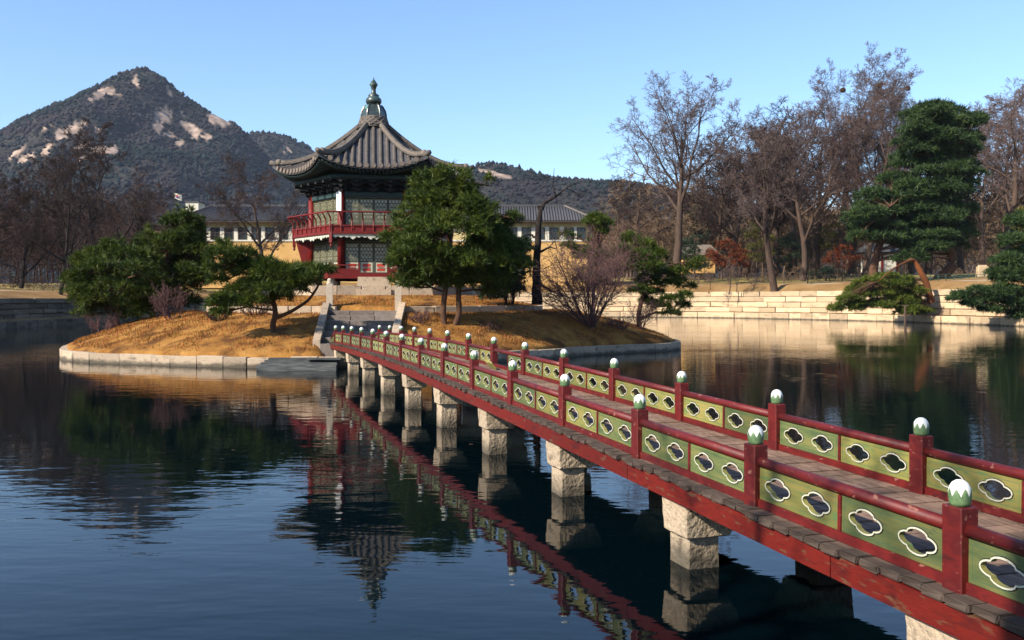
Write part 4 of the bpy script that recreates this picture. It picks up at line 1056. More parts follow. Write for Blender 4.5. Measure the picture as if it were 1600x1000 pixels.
for nm, (seed, h, r0, cfg, mt, mtw) in dict(
        vase=(1, 30, .54, VASE, M['bark'], M['twig']), fan=(14, 30, .55, FAN, M['bark'], M['twig']), vase2=(5, 30, .48, VASE, M['bark'], M['twig']), spread=(2, 20, .38, SPREAD, M['bark'], M['twig']),
        spread2=(8, 20, .37, SPREAD, M['bark'], M['twig_dark']), dark=(4, 20, .30, SPREAD, M['bark_black'], M['twig_dark'])).items():
    PROTO[nm] = (bare_meshes(seed, h, r0, cfg, mt, mtw), h)
def bare_tree(proto, px, py, Y, height, label, rz=0.0, sx=1.0, name='bare_tree', group=None, cat='tree'):
    (t_me, c_me), h = PROTO[proto]; s = height / h; p = W(px, py, Y)
    t = thing(name, label, cat, p - Vector((0, 0, .3)), rz, group)
    link('trunk', t_me, t, scale=(s * sx, s * sx, s)); link('crown', c_me, t, scale=(s * sx, s * sx, s))
    return t
bt = 'leafless trees round the pond'
bare_tree('fan', 1057, 428, 150, 33.5, 'tallest lone leafless tree standing clear against the sky right of the pavilion', .4, 1.15, group=bt)
bare_tree('spread', 1210, 452, 132, 24, 'leafless dark trunked tree with forked crown above the sunlit stone wall', 1.2, 1.0, group=bt)
bare_tree('spread2', 1254, 436, 150, 27, 'leafless tree with thick black trunk just right of the forked tree', 2.6, 1.0, group=bt)
bare_tree('vase2', 1352, 428, 155, 36, 'very tall leafless tree carrying birds nests left of the big layered pine', 0.3, 1.05, group=bt)
bare_tree('vase', 1312, 425, 165, 40, 'tall leafless tree behind the nest tree, its twigs fanning widest', 2.2, .9, group=bt)
bare_tree('vase2', 1425, 425, 170, 38, 'tall leafless tree rising straight behind the big layered pine', 3.4, .95, group=bt)
bare_tree('spread', 1565, 420, 140, 27, 'leafless tree behind the pine at the right edge of the picture', 4.0, 1.1, group=bt)
bare_tree('vase', 1500, 425, 185, 36, 'pale leafless tree showing right of the layered pine top', 5.1, .9, group=bt)
bare_tree('spread2', 1150, 430, 165, 26, 'leafless tree between the lone tall tree and the forked tree', 5.5, 1.1, group=bt)
bare_tree('spread', 1110, 425, 180, 22, 'smaller leafless tree right behind the lone tall tree', 3.1, 1.0, group=bt)
bare_tree('spread2', 1000, 420, 175, 20, 'low leafless tree left of the lone tall tree', 1.9, 1.1, group=bt)
bare_tree('vase', 1600, 425, 180, 34, 'tall leafless tree cut by the right edge behind all others', 1.0, 1.0, group=bt)
bare_tree('vase', 1390, 425, 165, 39, 'tall leafless tree between the nest tree and the layered pine', 4.3, 1.05, group=bt)
bare_tree('spread', 1275, 425, 168, 31, 'leafless tree filling the gap left of the nest tree', 2.0, 1.0, group=bt)
bare_tree('spread2', 1180, 425, 172, 29, 'leafless tree behind and left of the forked tree', 0.6, 1.1, group=bt)
bare_tree('vase2', 1535, 425, 165, 35, 'leafless tree close behind the right side of the layered pine', 1.5, 1.05, group=bt)
bare_tree('spread', 1240, 425, 160, 30, 'leafless tree behind the thick black trunk', 5.0, 1.0, group=bt)
bare_tree('spread', 1090, 425, 190, 27, 'leafless tree half hidden behind the lone tall tree trunk', 4.6, 1.1, group=bt)
bare_tree('vase2', 1330, 425, 182, 38, 'slender leafless tree directly behind the leftmost stick nest', 5.2, 1.15, group=bt)
bare_tree('spread2', 1450, 425, 188, 35, 'leafless tree hidden low behind the layered pine crown', 1.1, 1.1, group=bt)
bare_tree('spread', 1165, 425, 190, 31, 'far leafless tree in the dip left of the nest trees', 2.9, 1.1, group=bt)
bare_tree('vase', 1570, 425, 172, 36, 'leafless tree second from the right edge behind the bushy pine', 3.9, 1.1, group=bt)
bare_tree('spread2', 1215, 425, 178, 33, 'far leafless tree rising straight behind the forked tree', 0.2, 1.1, group=bt)
bare_tree('dark', 158, 470, 120, 24, 'tall dark leafless tree with open crown in front of the mountain', 0.8, 1.0, group=bt)
bare_tree('dark', 92, 500, 105, 19, 'dark leafless tree at the left water edge next to the wall', 2.9, .9, group=bt)
bare_tree('dark', 30, 470, 118, 16, 'dark leafless tree at the left edge of the picture', 4.4, 1.2, group=bt)
bare_tree('dark', 220, 465, 132, 17, 'dark leafless tree between the open crowned tree and the long building', 1.7, 1.1, group=bt)
bare_tree('dark', -30, 470, 112, 18, 'dark leafless tree just past the left edge of the picture', 5.4, 1.2, group=bt)
bare_tree('spread2', 410, 470, 128, 21, 'leafless tree in front of the long building left of the pavilion', 3.7, .9, group=bt)
PROTO['near'] = (bare_meshes(31, 19, .42, dict(SPREAD, n=[7, 5, 4, 3, 2]), M['bark'], M['twig']), 19)
t = bare_tree('near', 0, 0, 1.0, 19, 'leafless tree on the near bank left of the viewpoint', 1.1, 1.0, group=bt); t.location = (-7.6, -2.4, .2)

# far woods as one mass
def woods(name, regions, mtw, seed, count, cfgh, lift=0.0, low=False):
    rng = np.random.RandomState(seed)
    protos = []
    cfg = dict(seg=[4, 4, 2, 1, 1], wob=[.08, .12, .15, .2, .2], up=[.06, .10, .06, .03, 0], n=[7, 5, 5, 7], start=[.2, .15, .15, .15], ang=[36, 42, 46, 46], rr=[.6, .55, .6, .8], lr=[.8, .55, .58, .9], rmin=.034, end=.25)
    if low: cfg.update(n=[6, 4, 4, 5], seg=[2, 2, 1, 1, 1], start=[.05, .1, .1, .1], ang=[50, 42, 46, 46], rmin=.05)
    for s in range(4):
        out = [[] for _ in cfg['seg']]; grow(rng, np.zeros(3), np.array([0, 0, 1.0]), 8.5, .15, 0, cfg, out); V, Fq = tri_tubes(sum(out[:-1], []), 3); V, Fq = add_slivers(V, Fq, out[-1], rng, 2.6); protos.append((V / V[:, 2].max(), Fq))
    Vs, Fs, base = [], [], 0
    for k in range(count):
        px0, px1, Y0, Y1, h0, h1 = regions[rng.randint(len(regions))]
        px = rng.uniform(px0, px1); Y = rng.uniform(Y0, Y1); h = rng.uniform(h0, h1); V, Fq = protos[rng.randint(4)]; a = rng.rand() * 6.28
        x, y = V[:, 0] * math.cos(a) - V[:, 1] * math.sin(a), V[:, 0] * math.sin(a) + V[:, 1] * math.cos(a)
        g0 = (6.0 if lift == 0 else (5.4 if lift > 0 else 3.9)) + max(0, (Y - 170)) * .02
        Vs.append(np.c_[x * h * 1.1 + X_at(px, Y), y * h * 1.1 + Y, V[:, 2] * h + g0 - .5]); Fs.append(Fq + base); base += len(V)
    o = stuff(link(name, tri_mesh(name, np.vstack(Vs), np.vstack(Fs), mtw)))
    return o
woods('far_woods', [(960, 1640, 180, 330, 15, 25), (960, 1640, 178, 250, 13, 21), (1180, 1640, 215, 340, 24, 34), (820, 990, 230, 360, 12, 19), (950, 1200, 190, 300, 12, 20)], M['twig_orange'], 21, 205, None)
woods('far_woods', [(-80, 280, 128, 250, 9, 18), (-80, 210, 125, 200, 9, 15)], M['twig_dark'], 22, 85, None)
woods('bank_scrub', [(1040, 1640, 146, 185, 1.2, 4.0), (1040, 1640, 142, 160, .6, 1.6)], M['twig_orange'], 23, 150, None, .6, True)
woods('bank_scrub', [(-80, 200, 108, 130, 1.0, 3.5)], M['twig_dark'], 24, 50, None, -.6, True)

# ---- needle trees
def tufts_mesh(name, C, D, size, mt, rng, nn=12, wid=.10, spread=.75):
    """C tuft centres, D tuft axes; each tuft is a spray of narrow needles"""
    n = len(C); D = D / (np.linalg.norm(D, axis=1)[:, None] + 1e-9)
    dirs = D[:, None, :] * .75 + rng.normal(0, spread, (n, nn, 3)); dirs /= np.linalg.norm(dirs, axis=2)[:, :, None] + 1e-9
    L = size[:, None] * rng.uniform(.6, 1.1, (n, nn)); side_ = np.cross(dirs, rng.normal(0, 1, (n, nn, 3))); side_ /= np.linalg.norm(side_, axis=2)[:, :, None] + 1e-9
    b0 = C[:, None, :] + dirs * (L * .08)[:, :, None]; wv = side_ * (L * wid)[:, :, None]
    P = np.stack([b0 - wv, b0 + dirs * L[:, :, None], b0 + wv], 2).reshape(-1, 3)
    T = np.arange(n * nn * 3).reshape(-1, 3)
    tint = np.repeat(np.clip(rng.rand(n)[:, None] * .7 + rng.rand(n, nn) * .3, 0, 1).ravel(), 3)
    return tri_mesh(name, P, T, mt, attr={'tint': tint})
def blob_tufts(rng, blobs, dens, up_bias=.35, shell=.55):
    Cs, Ds = [], []
    for (c, rx, ry, rz) in blobs:
        n = max(8, int(dens * (rx * ry + rx * rz + ry * rz) * 4))
        d = rng.normal(0, 1, (n, 3)); d /= np.linalg.norm(d, axis=1)[:, None]; d[:, 2] = np.where(d[:, 2] < -.35, -d[:, 2] * .6, d[:, 2])
        q = shell + (1 - shell) * rng.rand(n) ** .6 + np.where(rng.rand(n) < .10, rng.rand(n) * .35, 0)
        Cs.append(np.asarray(c) + d * np.array([rx, ry, rz]) * q[:, None]); Ds.append(d + np.array([0, 0, up_bias]))
    return np.vstack(Cs), np.vstack(Ds)
def pine(name, label, base, trunks, blobs, mt, bark, tuft=.26, dens=22, nn=12, seed=0, cat='pine tree', limb_r=.05, wid=.06, group=None, spread=.75, limbs=True, crown='crown', limb_bark=None):
    """base world point; trunks: list of (points, radii) and blobs: (centre, rx, ry, rz), both relative to the base"""
    rng = np.random.RandomState(seed); t = thing(name, label, cat, base, 0, group)
    ch = []
    for pts, rad in trunks:
        P = np.array(pts, float); s = np.linspace(0, 1, len(P)); k = 4 * (len(P) - 1) + 1; q = np.linspace(0, 1, k)
        Q = np.c_[[np.interp(q, s, P[:, i]) for i in range(3)]].T
        if len(P) > 2:
            for _ in range(2): Q[1:-1] = (Q[:-2] + 2 * Q[1:-1] + Q[2:]) / 4
        Q[1:-1] += rng.normal(0, .02 * max(rad), (k - 2, 3)); ch.append((Q, np.interp(q, np.linspace(0, 1, len(rad)), rad)))
    V, Fq = tri_tubes(ch, 10); link('trunk', tri_mesh('trunk', V, Fq, bark, smooth=True), t)
    allp = np.vstack([c[0] for c in ch])
    if limbs:
        lc = []
        for (c, rx, ry, rz) in blobs:
            c = np.asarray(c, float); dd = np.linalg.norm((allp - c) * np.array([1, 1, 1.6]), axis=1) + np.where(allp[:, 2] > c[2] + .1, 2.0, 0); a = allp[dd.argmin()]
            m1 = a + (c - a) * .5 + np.array([0, 0, .08 * np.linalg.norm(c - a)]) + rng.normal(0, .05, 3) * np.linalg.norm(c - a); e = c - np.array([0, 0, rz * .3])
            L = np.linalg.norm(e - a); lc.append(([a, m1, e], [limb_r * (.6 + .12 * L), limb_r * .75, limb_r * .35]))
            for _ in range(3):
                e2 = c + rng.uniform(-.7, .7, 3) * np.array([rx, ry, rz]); lc.append(([m1, (m1 + e2) / 2 + rng.normal(0, .08, 3) * rx, e2], [limb_r * .4, limb_r * .3, limb_r * .15]))
        V, Fq = tri_tubes(lc, 5); stuff(link('limbs', tri_mesh('limbs', V, Fq, limb_bark or bark, smooth=True), t))
    C, D = blob_tufts(rng, blobs, dens)
    link(crown, tufts_mesh(crown, C, D, rng.uniform(.75, 1.2, len(C)) * tuft, mt, rng, nn, wid, spread), t)
    return t
def rel(px, py, Y, base): return np.array(W(px, py, Y) - base)
def crown_blobs(rng, base, Y, spots, dY=.7, jit=.2):
    """spots: (px, py, radius_px_x, radius_px_z): foliage clumps spread in depth round Y"""
    out = []
    for (px, py, rx, rz) in spots:
        y = Y + rng.uniform(-dY, dY); s = Y / F
        out.append((rel(px, py, y, base), rx * s, rx * s * rng.uniform(.8, 1.1), rz * s))
    return out
def ellipsoid_blobs(rng, base, px, py, Y, rx, rz, n, br, flat=.75, ry=None):
    """clumps over the shell of one big crown (pixel radii rx, rz)"""
    s = Y / F; out = []; c = rel(px, py, Y, base); ry = ry or rx
    for k in range(n):
        d = rng.normal(0, 1, 3); d /= np.linalg.norm(d); q = rng.uniform(.45, 1.0) ** .5
        r = br * rng.uniform(.6, 1.25) * s
        out.append((c + d * np.array([rx, ry, rz]) * s * q, r, r, r * flat))
    return out
rp = np.random.RandomState(77)
def gpt(px, Y):
    x = X_at(px, Y); return Vector((x, Y, float(island_z(x, Y)) - .05))
pg = 'pines on the island'
# big round pine before the pavilion
b0 = gpt(696, 40.8)
bl = ellipsoid_blobs(rp, b0, 706, 372, 40.8, 86, 78, 95, 22) + ellipsoid_blobs(rp, b0, 690, 305, 40.8, 46, 36, 26, 17) + ellipsoid_blobs(rp, b0, 640, 425, 40.8, 38, 26, 18, 16) + ellipsoid_blobs(rp, b0, 775, 415, 40.8, 44, 44, 36, 18) + ellipsoid_blobs(rp, b0, 790, 345, 40.8, 18, 18, 6, 12) \
    + crown_blobs(rp, b0, 40.8, [(622, 345, 14, 14), (612, 372, 16, 12), (600, 372, 10, 10), (650, 285, 12, 12), (728, 272, 8, 10), (725, 282, 12, 12), (765, 285, 8, 16), (690, 268, 12, 10)])
pine('pine_tree', 'big round green pine with two thin trunks in front of the pavilion', b0,
     [([(0, 0, -.2), (-.12, 0, .5), (-.03, 0, 1.3), (.15, .1, 3.5), (.2, 0, 5.8)], [.15, .13, .12, .10, .03]), ([(.35, .15, -.2), (.62, .1, .5), (.55, 0, 1.4), (.75, 0, 3.0), (1.2, 0, 4.6)], [.14, .13, .12, .09, .03])],
     bl, M['needle'], M['bark_pine'], tuft=.29, dens=26, nn=10, seed=1, group=pg, limb_r=.06, wid=.07)
# spreading pine with forked trunk by the path
b0 = gpt(430, 38.3); Yp = 38.3
bl = crown_blobs(rp, b0, Yp - .7, [(345, 400, 20, 12), (370, 412, 22, 12), (352, 425, 18, 10), (395, 425, 24, 12), (425, 430, 24, 12), (452, 428, 22, 12), (478, 424, 20, 10), (500, 424, 16, 7), (515, 422, 10, 5), (340, 440, 12, 8),
                              (400, 445, 24, 12), (430, 452, 24, 12), (455, 450, 20, 12), (375, 455, 20, 10), (350, 470, 18, 9), (338, 476, 12, 7), (370, 475, 18, 8), (395, 470, 18, 8), (350, 385, 10, 8), (415, 415, 18, 10), (470, 440, 16, 10), (380, 398, 16, 10), (345, 488, 12, 5),
                              (330, 420, 10, 8), (440, 465, 14, 8), (485, 436, 14, 8)], .8)
bl = [(c, a * 1.22, b_ * 1.22, d * 1.25) for c, a, b_, d in bl]
pine('pine_tree', 'spreading pine with a crooked forked trunk on the grass left of the path', b0,
     [([(0, 0, -.15), (-.12, 0, .3), (.02, 0, .75), (-.02, 0, 1.1), (-.18, 0, 1.6), (-.25, 0, 2.3), (-.9, 0, 2.7)], [.13, .12, .11, .10, .09, .06, .03]), ([rel(431, 497, Yp, b0), rel(455, 487, Yp, b0), rel(482, 470, Yp, b0), rel(497, 448, Yp, b0), rel(503, 430, Yp, b0)], [.09, .075, .06, .045, .02])],
     bl, M['needle'], M['bark_pine'], tuft=.28, dens=48, nn=13, seed=2, group=pg, limb_r=.045, wid=.06)
# two pines of the left clump
b0 = gpt(186, 46.5)
bl = ellipsoid_blobs(rp, b0, 195, 440, 46.5, 72, 48, 60, 20) + ellipsoid_blobs(rp, b0, 142, 440, 46.5, 30, 44, 26, 17) + crown_blobs(rp, b0, 46.5, [(170, 385, 14, 14), (130, 490, 16, 8), (200, 495, 16, 10), (118, 470, 12, 8), (225, 490, 18, 12), (160, 485, 20, 12), (185, 470, 24, 16), (150, 398, 14, 12), (190, 380, 6, 13), (176, 384, 6, 12), (158, 388, 6, 12), (140, 394, 6, 12), (122, 408, 6, 12), (210, 380, 6, 12), (108, 440, 10, 6), (106, 455, 9, 5)])
pine('pine_tree', 'dense low pine at the left end of the island', b0,
     [([(0, 0, -.2), (-.15, 0, .5), (.1, 0, 1.2), (.2, 0, 2.4), (.1, 0, 3.6)], [.12, .11, .10, .08, .03])], bl, M['needle'], M['bark_pine'], tuft=.28, dens=20, nn=12, seed=3, group=pg, limb_r=.05, wid=.07)
b0 = gpt(238, 47.8)
bl = ellipsoid_blobs(rp, b0, 260, 422, 47.8, 58, 62, 62, 19) + ellipsoid_blobs(rp, b0, 285, 368, 47.8, 28, 28, 24, 15) + crown_blobs(rp, b0, 47.8, [(270, 345, 9, 12), (290, 340, 9, 13), (305, 352, 10, 12), (310, 390, 14, 14), (225, 385, 14, 14), (318, 435, 12, 14), (240, 372, 7, 13), (256, 352, 6, 13), (232, 362, 6, 12), (277, 333, 5, 12), (297, 334, 5, 12), (312, 345, 6, 11), (322, 405, 12, 8)])
pine('pine_tree', 'taller dense pine rising behind the low one at the left of the island', b0,
     [([(0, 0, -.2), (.05, 0, .6), (.3, 0, 1.6), (.6, 0, 3.0), (1.2, 0, 4.6)], [.14, .12, .11, .09, .03]), ([(.35, .1, -.2), (.4, .1, .6), (.9, 0, 1.6), (1.5, 0, 2.8)], [.11, .10, .09, .03])], bl, M['needle'], M['bark_pine'], tuft=.28, dens=20, nn=12, seed=4, group=pg, limb_r=.05, wid=.07)
# right island pine
b0 = gpt(1000, 50.5); Yp = 50.5
bl = crown_blobs(rp, b0, Yp, [(985, 375, 16, 12), (1005, 385, 18, 12), (975, 395, 16, 12), (1000, 402, 20, 12), (1025, 400, 18, 12), (1015, 418, 22, 12), (990, 420, 20, 12), (1040, 430, 20, 12), (1010, 440, 22, 12), (1060, 425, 16, 9), (1080, 415, 13, 7), (1092, 408, 9, 6), (1045, 445, 18, 9), (1020, 458, 20, 8), (1000, 455, 18, 8),
                              (1050, 468, 18, 7), (1070, 462, 12, 6), (1035, 480, 16, 6), (1050, 490, 14, 5), (1068, 478, 12, 6), (1022, 474, 12, 6), (1078, 448, 10, 5), (1010, 470, 12, 6), (1062, 440, 12, 7)], .9)
pine('pine_tree', 'dark layered pine leaning over the water at the right end of the island', b0,
     [([(0, 0, -.3), (-.1, 0, .7), (.1, 0, 1.6), (.4, 0, 2.6), (.0, 0, 3.6)], [.15, .13, .11, .08, .03]), ([(0, 0, .5), (.8, 0, .9), (1.6, 0, .9), (2.2, 0, .7)], [.08, .06, .05, .02])], bl, M['needle'], M['bark_pine'], tuft=.28, dens=42, nn=12, seed=5, group=pg, limb_r=.045, wid=.065)
b0 = gpt(925, 58.0)
bl = ellipsoid_blobs(rp, b0, 934, 352, 58, 24, 17, 14, 11) + ellipsoid_blobs(rp, b0, 892, 375, 58, 12, 14, 6, 9) + ellipsoid_blobs(rp, b0, 925, 415, 58, 26, 40, 16, 12)
pine('pine_tree', 'small pine top showing behind the purple bush', b0, [([(0, 0, -.2), (.1, 0, 2), (.3, 0, 4.6)], [.12, .1, .03])], bl, M['needle'], M['bark_pine'], tuft=.27, dens=24, nn=11, seed=6, group=pg, wid=.07)
# dark evergreen shrub behind the big pine
b0 = gpt(790, 46.5)
bl = ellipsoid_blobs(rp, b0, 775, 432, 46.5, 48, 38, 40, 15) + ellipsoid_blobs(rp, b0, 812, 400, 46.5, 16, 32, 14, 10)
pine('evergreen_shrub', 'dark broad evergreen shrub in shade between the big pine and the dead trunk', b0, [([(0, 0, -.2), (.05, 0, .8), (.1, 0, 1.8)], [.08, .07, .03])], bl, M['leaf_dark'], M['bark_black'], tuft=.20, dens=20, nn=9, seed=7, cat='shrub', wid=.16, spread=.9)

# dead dark tree on the island
p0 = gpt(840, 47.0); Yd = 47.0
t = thing('dead_tree', 'black dead tree with a bent broken top right of the big pine', 'tree', p0)
ch = [([rel(839, 476, Yd, p0), rel(838, 440, Yd, p0), rel(839, 400, Yd, p0), rel(841, 360, Yd, p0), rel(845, 328, Yd, p0), rel(852, 316, Yd + .2, p0), rel(868, 308, Yd + .3, p0), rel(885, 294, Yd + .3, p0), rel(902, 285, Yd + .4, p0)], [.30, .23, .19, .16, .12, .08, .055, .035, .02]),
      ([rel(845, 328, Yd, p0), rel(842, 322, Yd, p0)], [.14, .10]), ([rel(868, 308, Yd + .3, p0), rel(864, 290, Yd, p0), rel(866, 262, Yd, p0)], [.035, .025, .01]),
      ([rel(840, 395, Yd, p0), rel(858, 386, Yd, p0), rel(870, 388, Yd - .3, p0)], [.08, .05, .02]), ([rel(839, 372, Yd, p0), rel(828, 366, Yd, p0), rel(820, 368, Yd, p0)], [.07, .05, .02]),
      ([rel(840, 440, Yd, p0), rel(862, 455, Yd, p0), rel(880, 462, Yd, p0)], [.07, .05, .02])]
sm = []
for pts, rad in ch:
    P = np.array(pts); s = np.linspace(0, 1, len(P)); q = np.linspace(0, 1, 3 * len(P)); Q = np.c_[[np.interp(q, s, P[:, i]) for i in range(3)]].T; Q[1:-1] += np.random.RandomState(1).normal(0, .015, (len(Q) - 2, 3)); sm.append((Q, np.interp(q, s, rad)))
V, Fq = tri_tubes(sm, 10); link('trunk', tri_mesh('trunk', V, Fq, M['bark_black'], smooth=True), t)
rng = np.random.RandomState(4); out = [[] for _ in range(4)]
for (px, py) in ((885, 294), (866, 275), (870, 388), (858, 386), (820, 368), (880, 462), (850, 420)):
    d = rng.normal(0, .6, 3) + [.4, 0, .5]; grow(rng, rel(px, py, Yd, p0), d / np.linalg.norm(d), 1.1, .022, 0, dict(SHRUB, n=[5, 4, 3]), out)
V, Fq = tri_tubes(sum(out, []), 4); stuff(link('twigs', tri_mesh('twigs', V, Fq, M['bark_black']), t))

# leafless shrubs on the island
def shrub(name, label, base, hgt, stems, spread, mt, seed, rmin=.006, n=(7, 6, 5), sw=1.0, group=None, cat='shrub', r0=.03):
    rng = np.random.RandomState(seed); cfg = dict(SHRUB, rmin=rmin, n=list(n)); out = [[] for _ in range(4)]
    t = thing(name, label, cat, base, 0, group)
    for s in range(stems):
        a = rng.rand() * 6.28; q = rng.uniform(.1, 1) * spread; d = np.array([math.cos(a) * q, math.sin(a) * q, 1.0]); d /= np.linalg.norm(d)
        grow(rng, np.array([math.cos(a) * .2 * q, math.sin(a) * .2 * q, -.1]), d, hgt * rng.uniform(.55, .85), r0, 0, cfg, out)
    V, Fq = tri_tubes(out[0], 5); link('stems', tri_mesh('stems', V * [sw, sw, 1], Fq, mt), t)
    V, Fq = tri_tubes(out[1] + out[2] + out[3], 3); link('twigs', tri_mesh('twigs', V * [sw, sw, 1], Fq, mt), t)
    return t
shrub('bare_bush', 'big dome of leafless purple twigs beside the black dead tree', gpt(922, 46.6), 5.3, 24, 1.0, M['twig_purple'], 1, rmin=.010, n=(8, 6, 4), r0=.04)
sg = 'small leafless bushes on the island'
shrub('bare_bush', 'leafless brown bush with several pale stems before the low left pine', gpt(268, 43.2), 1.9, 9, .8, M['twig_purple'], 2, group=sg)
shrub('bare_bush', 'rounded twiggy bush alone on the open grass left of the spreading pine', gpt(342, 41.5), .85, 9, 1.3, M['twig_dark'], 3, group=sg)
shrub('bare_bush', 'thin twiggy bush at the left shore under the low pine', gpt(160, 45.2), 1.2, 9, 1.0, M['twig_purple'], 4, group=sg)
shrub('bare_bush', 'brown twiggy bush directly behind the spreading pine trunk', gpt(400, 41.8), 1.3, 10, 1.0, M['twig_dark'], 5, group=sg)
shrub('bare_bush', 'low brown bush just right of the path steps', gpt(652, 40.6), .8, 9, 1.3, M['twig_purple'], 6, group=sg)
shrub('bare_bush', 'low scrubby bush right of the two pine trunks', gpt(765, 41.2), .8, 10, 1.4, M['twig_dark'], 7, group=sg)
shrub('bare_bush', 'straggling bare bush on the shaded slope above the water', gpt(965, 47.2), 1.1, 9, 1.2, M['twig_purple'], 8, group=sg)
shrub('bare_bush', 'leafless bush at the right tip of the island by the layered pine', gpt(1000, 49.2), 2.0, 8, .7, M['twig_purple'], 9, group=sg)
shrub('bare_bush', 'shaded leafless bush at the foot of the dead trunk', gpt(800, 48.2), 1.7, 10, .9, M['twig_dark'], 10, group=sg)

# pines of the far right bank
b0 = W(1465, 432, 125); Yp = 125
tiers = [(1465, 168, 30, 9), (1440, 172, 16, 8), (1490, 180, 34, 10), (1425, 186, 14, 8), (1450, 195, 34, 11), (1505, 192, 24, 9), (1475, 215, 40, 12), (1430, 222, 26, 11), (1510, 215, 18, 10), (1460, 240, 42, 12), (1420, 245, 20, 10), (1500, 245, 26, 13), (1440, 262, 32, 10), (1490, 268, 30, 12),
         (1400, 285, 30, 11), (1440, 290, 36, 12), (1480, 295, 34, 13), (1375, 305, 24, 10), (1420, 312, 40, 12), (1465, 318, 38, 12), (1360, 325, 18, 9), (1395, 332, 38, 12), (1445, 338, 42, 12), (1490, 335, 26, 14), (1345, 350, 20, 10), (1385, 355, 40, 12), (1430, 362, 42, 12), (1475, 362, 32, 14), (1350, 370, 18, 9), (1400, 378, 34, 10), (1445, 385, 36, 11), (1420, 400, 26, 8), (1480, 385, 22, 12)]
bl = []
for (px, py, rx, rz) in tiers:
    for _ in range(8):
        y = Yp + rp.uniform(-4, 4); q = rp.uniform(.35, .85); bl.append((rel(px + rp.uniform(-1, 1) * rx, py + rp.uniform(-.8, .8) * rz, y, b0), rx * q * Yp / F, rx * q * Yp / F, rz * q * 1.0 * Yp / F))
pine('pine_tree', 'tall dark layered pine towering over the right bank', b0,
     [([(0, 0, -.5), rel(1492, 415, Yp, b0), rel(1482, 380, Yp, b0), rel(1472, 300, Yp, b0), rel(1475, 200, Yp, b0)], [.75, .65, .55, .42, .12]), ([rel(1364, 436, Yp, b0), rel(1366, 410, Yp, b0), rel(1378, 370, Yp, b0), rel(1400, 330, Yp, b0)], [.6, .55, .45, .2]),
      ([rel(1366, 345, Yp - 4.5, b0), rel(1378, 330, Yp - 4.5, b0), rel(1392, 322, Yp - 4, b0)], [.10, .09, .05])],
     bl, M['needle_blue'], M['bark_pine'], tuft=.70, dens=5.2, nn=8, seed=11, limb_r=.14, wid=.09)
def layered(label, b0, Yp, trunks, spots, seed, mt, bark, tuft=.42, n=6, dY=1.5, dens=8, props=()):
    bl = []
    for (px, py, rx, rz) in spots:
        for _ in range(n):
            y = Yp + rp.uniform(-dY, dY); bl.append((rel(px + rp.uniform(-.8, .8) * rx, py + rp.uniform(-.7, .7) * rz, y, b0), rx * .62 * Yp / F, rx * .62 * Yp / F, rz * .85 * Yp / F))
    return pine('pine_tree', label, b0, trunks, bl, mt, bark, tuft=tuft, dens=dens, nn=9, seed=seed, limb_r=.035, wid=.09, limb_bark=M['bark_pine'])
b0 = W(1455, 462, 105); Yp = 105
t = layered('leaning red trunked pine drooping down to the water over the right wall', b0, Yp,
        [([(0, 0, -.8), rel(1447, 440, Yp, b0), rel(1436, 420, Yp, b0), rel(1427, 404, Yp, b0), rel(1412, 411, Yp - 1, b0), rel(1396, 419, Yp - 1.5, b0), rel(1372, 440, Yp - 2, b0)], [.40, .35, .30, .22, .09, .07, .04])],
        [(1365, 440, 16, 6), (1395, 442, 22, 7), (1340, 455, 18, 7), (1375, 458, 26, 7), (1410, 458, 20, 7), (1325, 465, 14, 6), (1390, 472, 26, 7), (1350, 475, 20, 6), (1430, 472, 18, 7), (1305, 482, 12, 5), (1335, 482, 16, 5), (1420, 485, 22, 6), (1445, 487, 12, 5), (1400, 480, 16, 5), (1318, 476, 10, 4), (1385, 432, 16, 6), (1405, 445, 20, 7), (1350, 447, 14, 6), (1420, 440, 14, 6), (1435, 455, 14, 6)], 12, M['needle_yellow'], M['bark_red'], tuft=.45, dens=11)
# wooden prop under the drooping pine
pr = thing('wooden_prop', 'thin dark wooden pole in the water propping the drooping pine', 'pole', (X_at(1398, 103.2), 100.5, -.4)); b = MB(); b.tube([(0, 0, 0), (0, 0, 2.4)], .11, 8); obj('pole', b, M['wood_post'], pr)
b = MB(); b.box((0, 0, 2.42), (.7, .14, .12)); obj('crosspiece', b, M['wood_post'], pr)
b0 = W(1625, 455, 92); Yp = 92
layered('bushy pine hanging over the water at the right edge', b0, Yp,
        [([(0, 0, -.8), (-.3, 0, 2), (-.8, 0, 4), (-1, 0, 6.5)], [.35, .3, .22, .08])],
        [(1590, 345, 16, 10), (1580, 375, 20, 12), (1600, 400, 26, 14), (1570, 410, 24, 10), (1590, 430, 30, 12), (1560, 432, 20, 9), (1545, 455, 30, 8), (1580, 455, 30, 9), (1510, 462, 20, 6), (1535, 470, 26, 7), (1570, 472, 26, 8), (1600, 478, 20, 9), (1520, 478, 14, 5), (1590, 495, 16, 8), (1495, 466, 12, 4), (1555, 484, 20, 6), (1600, 350, 16, 14)], 13, M['needle_blue'], M['bark_pine'], tuft=.48, dens=12)
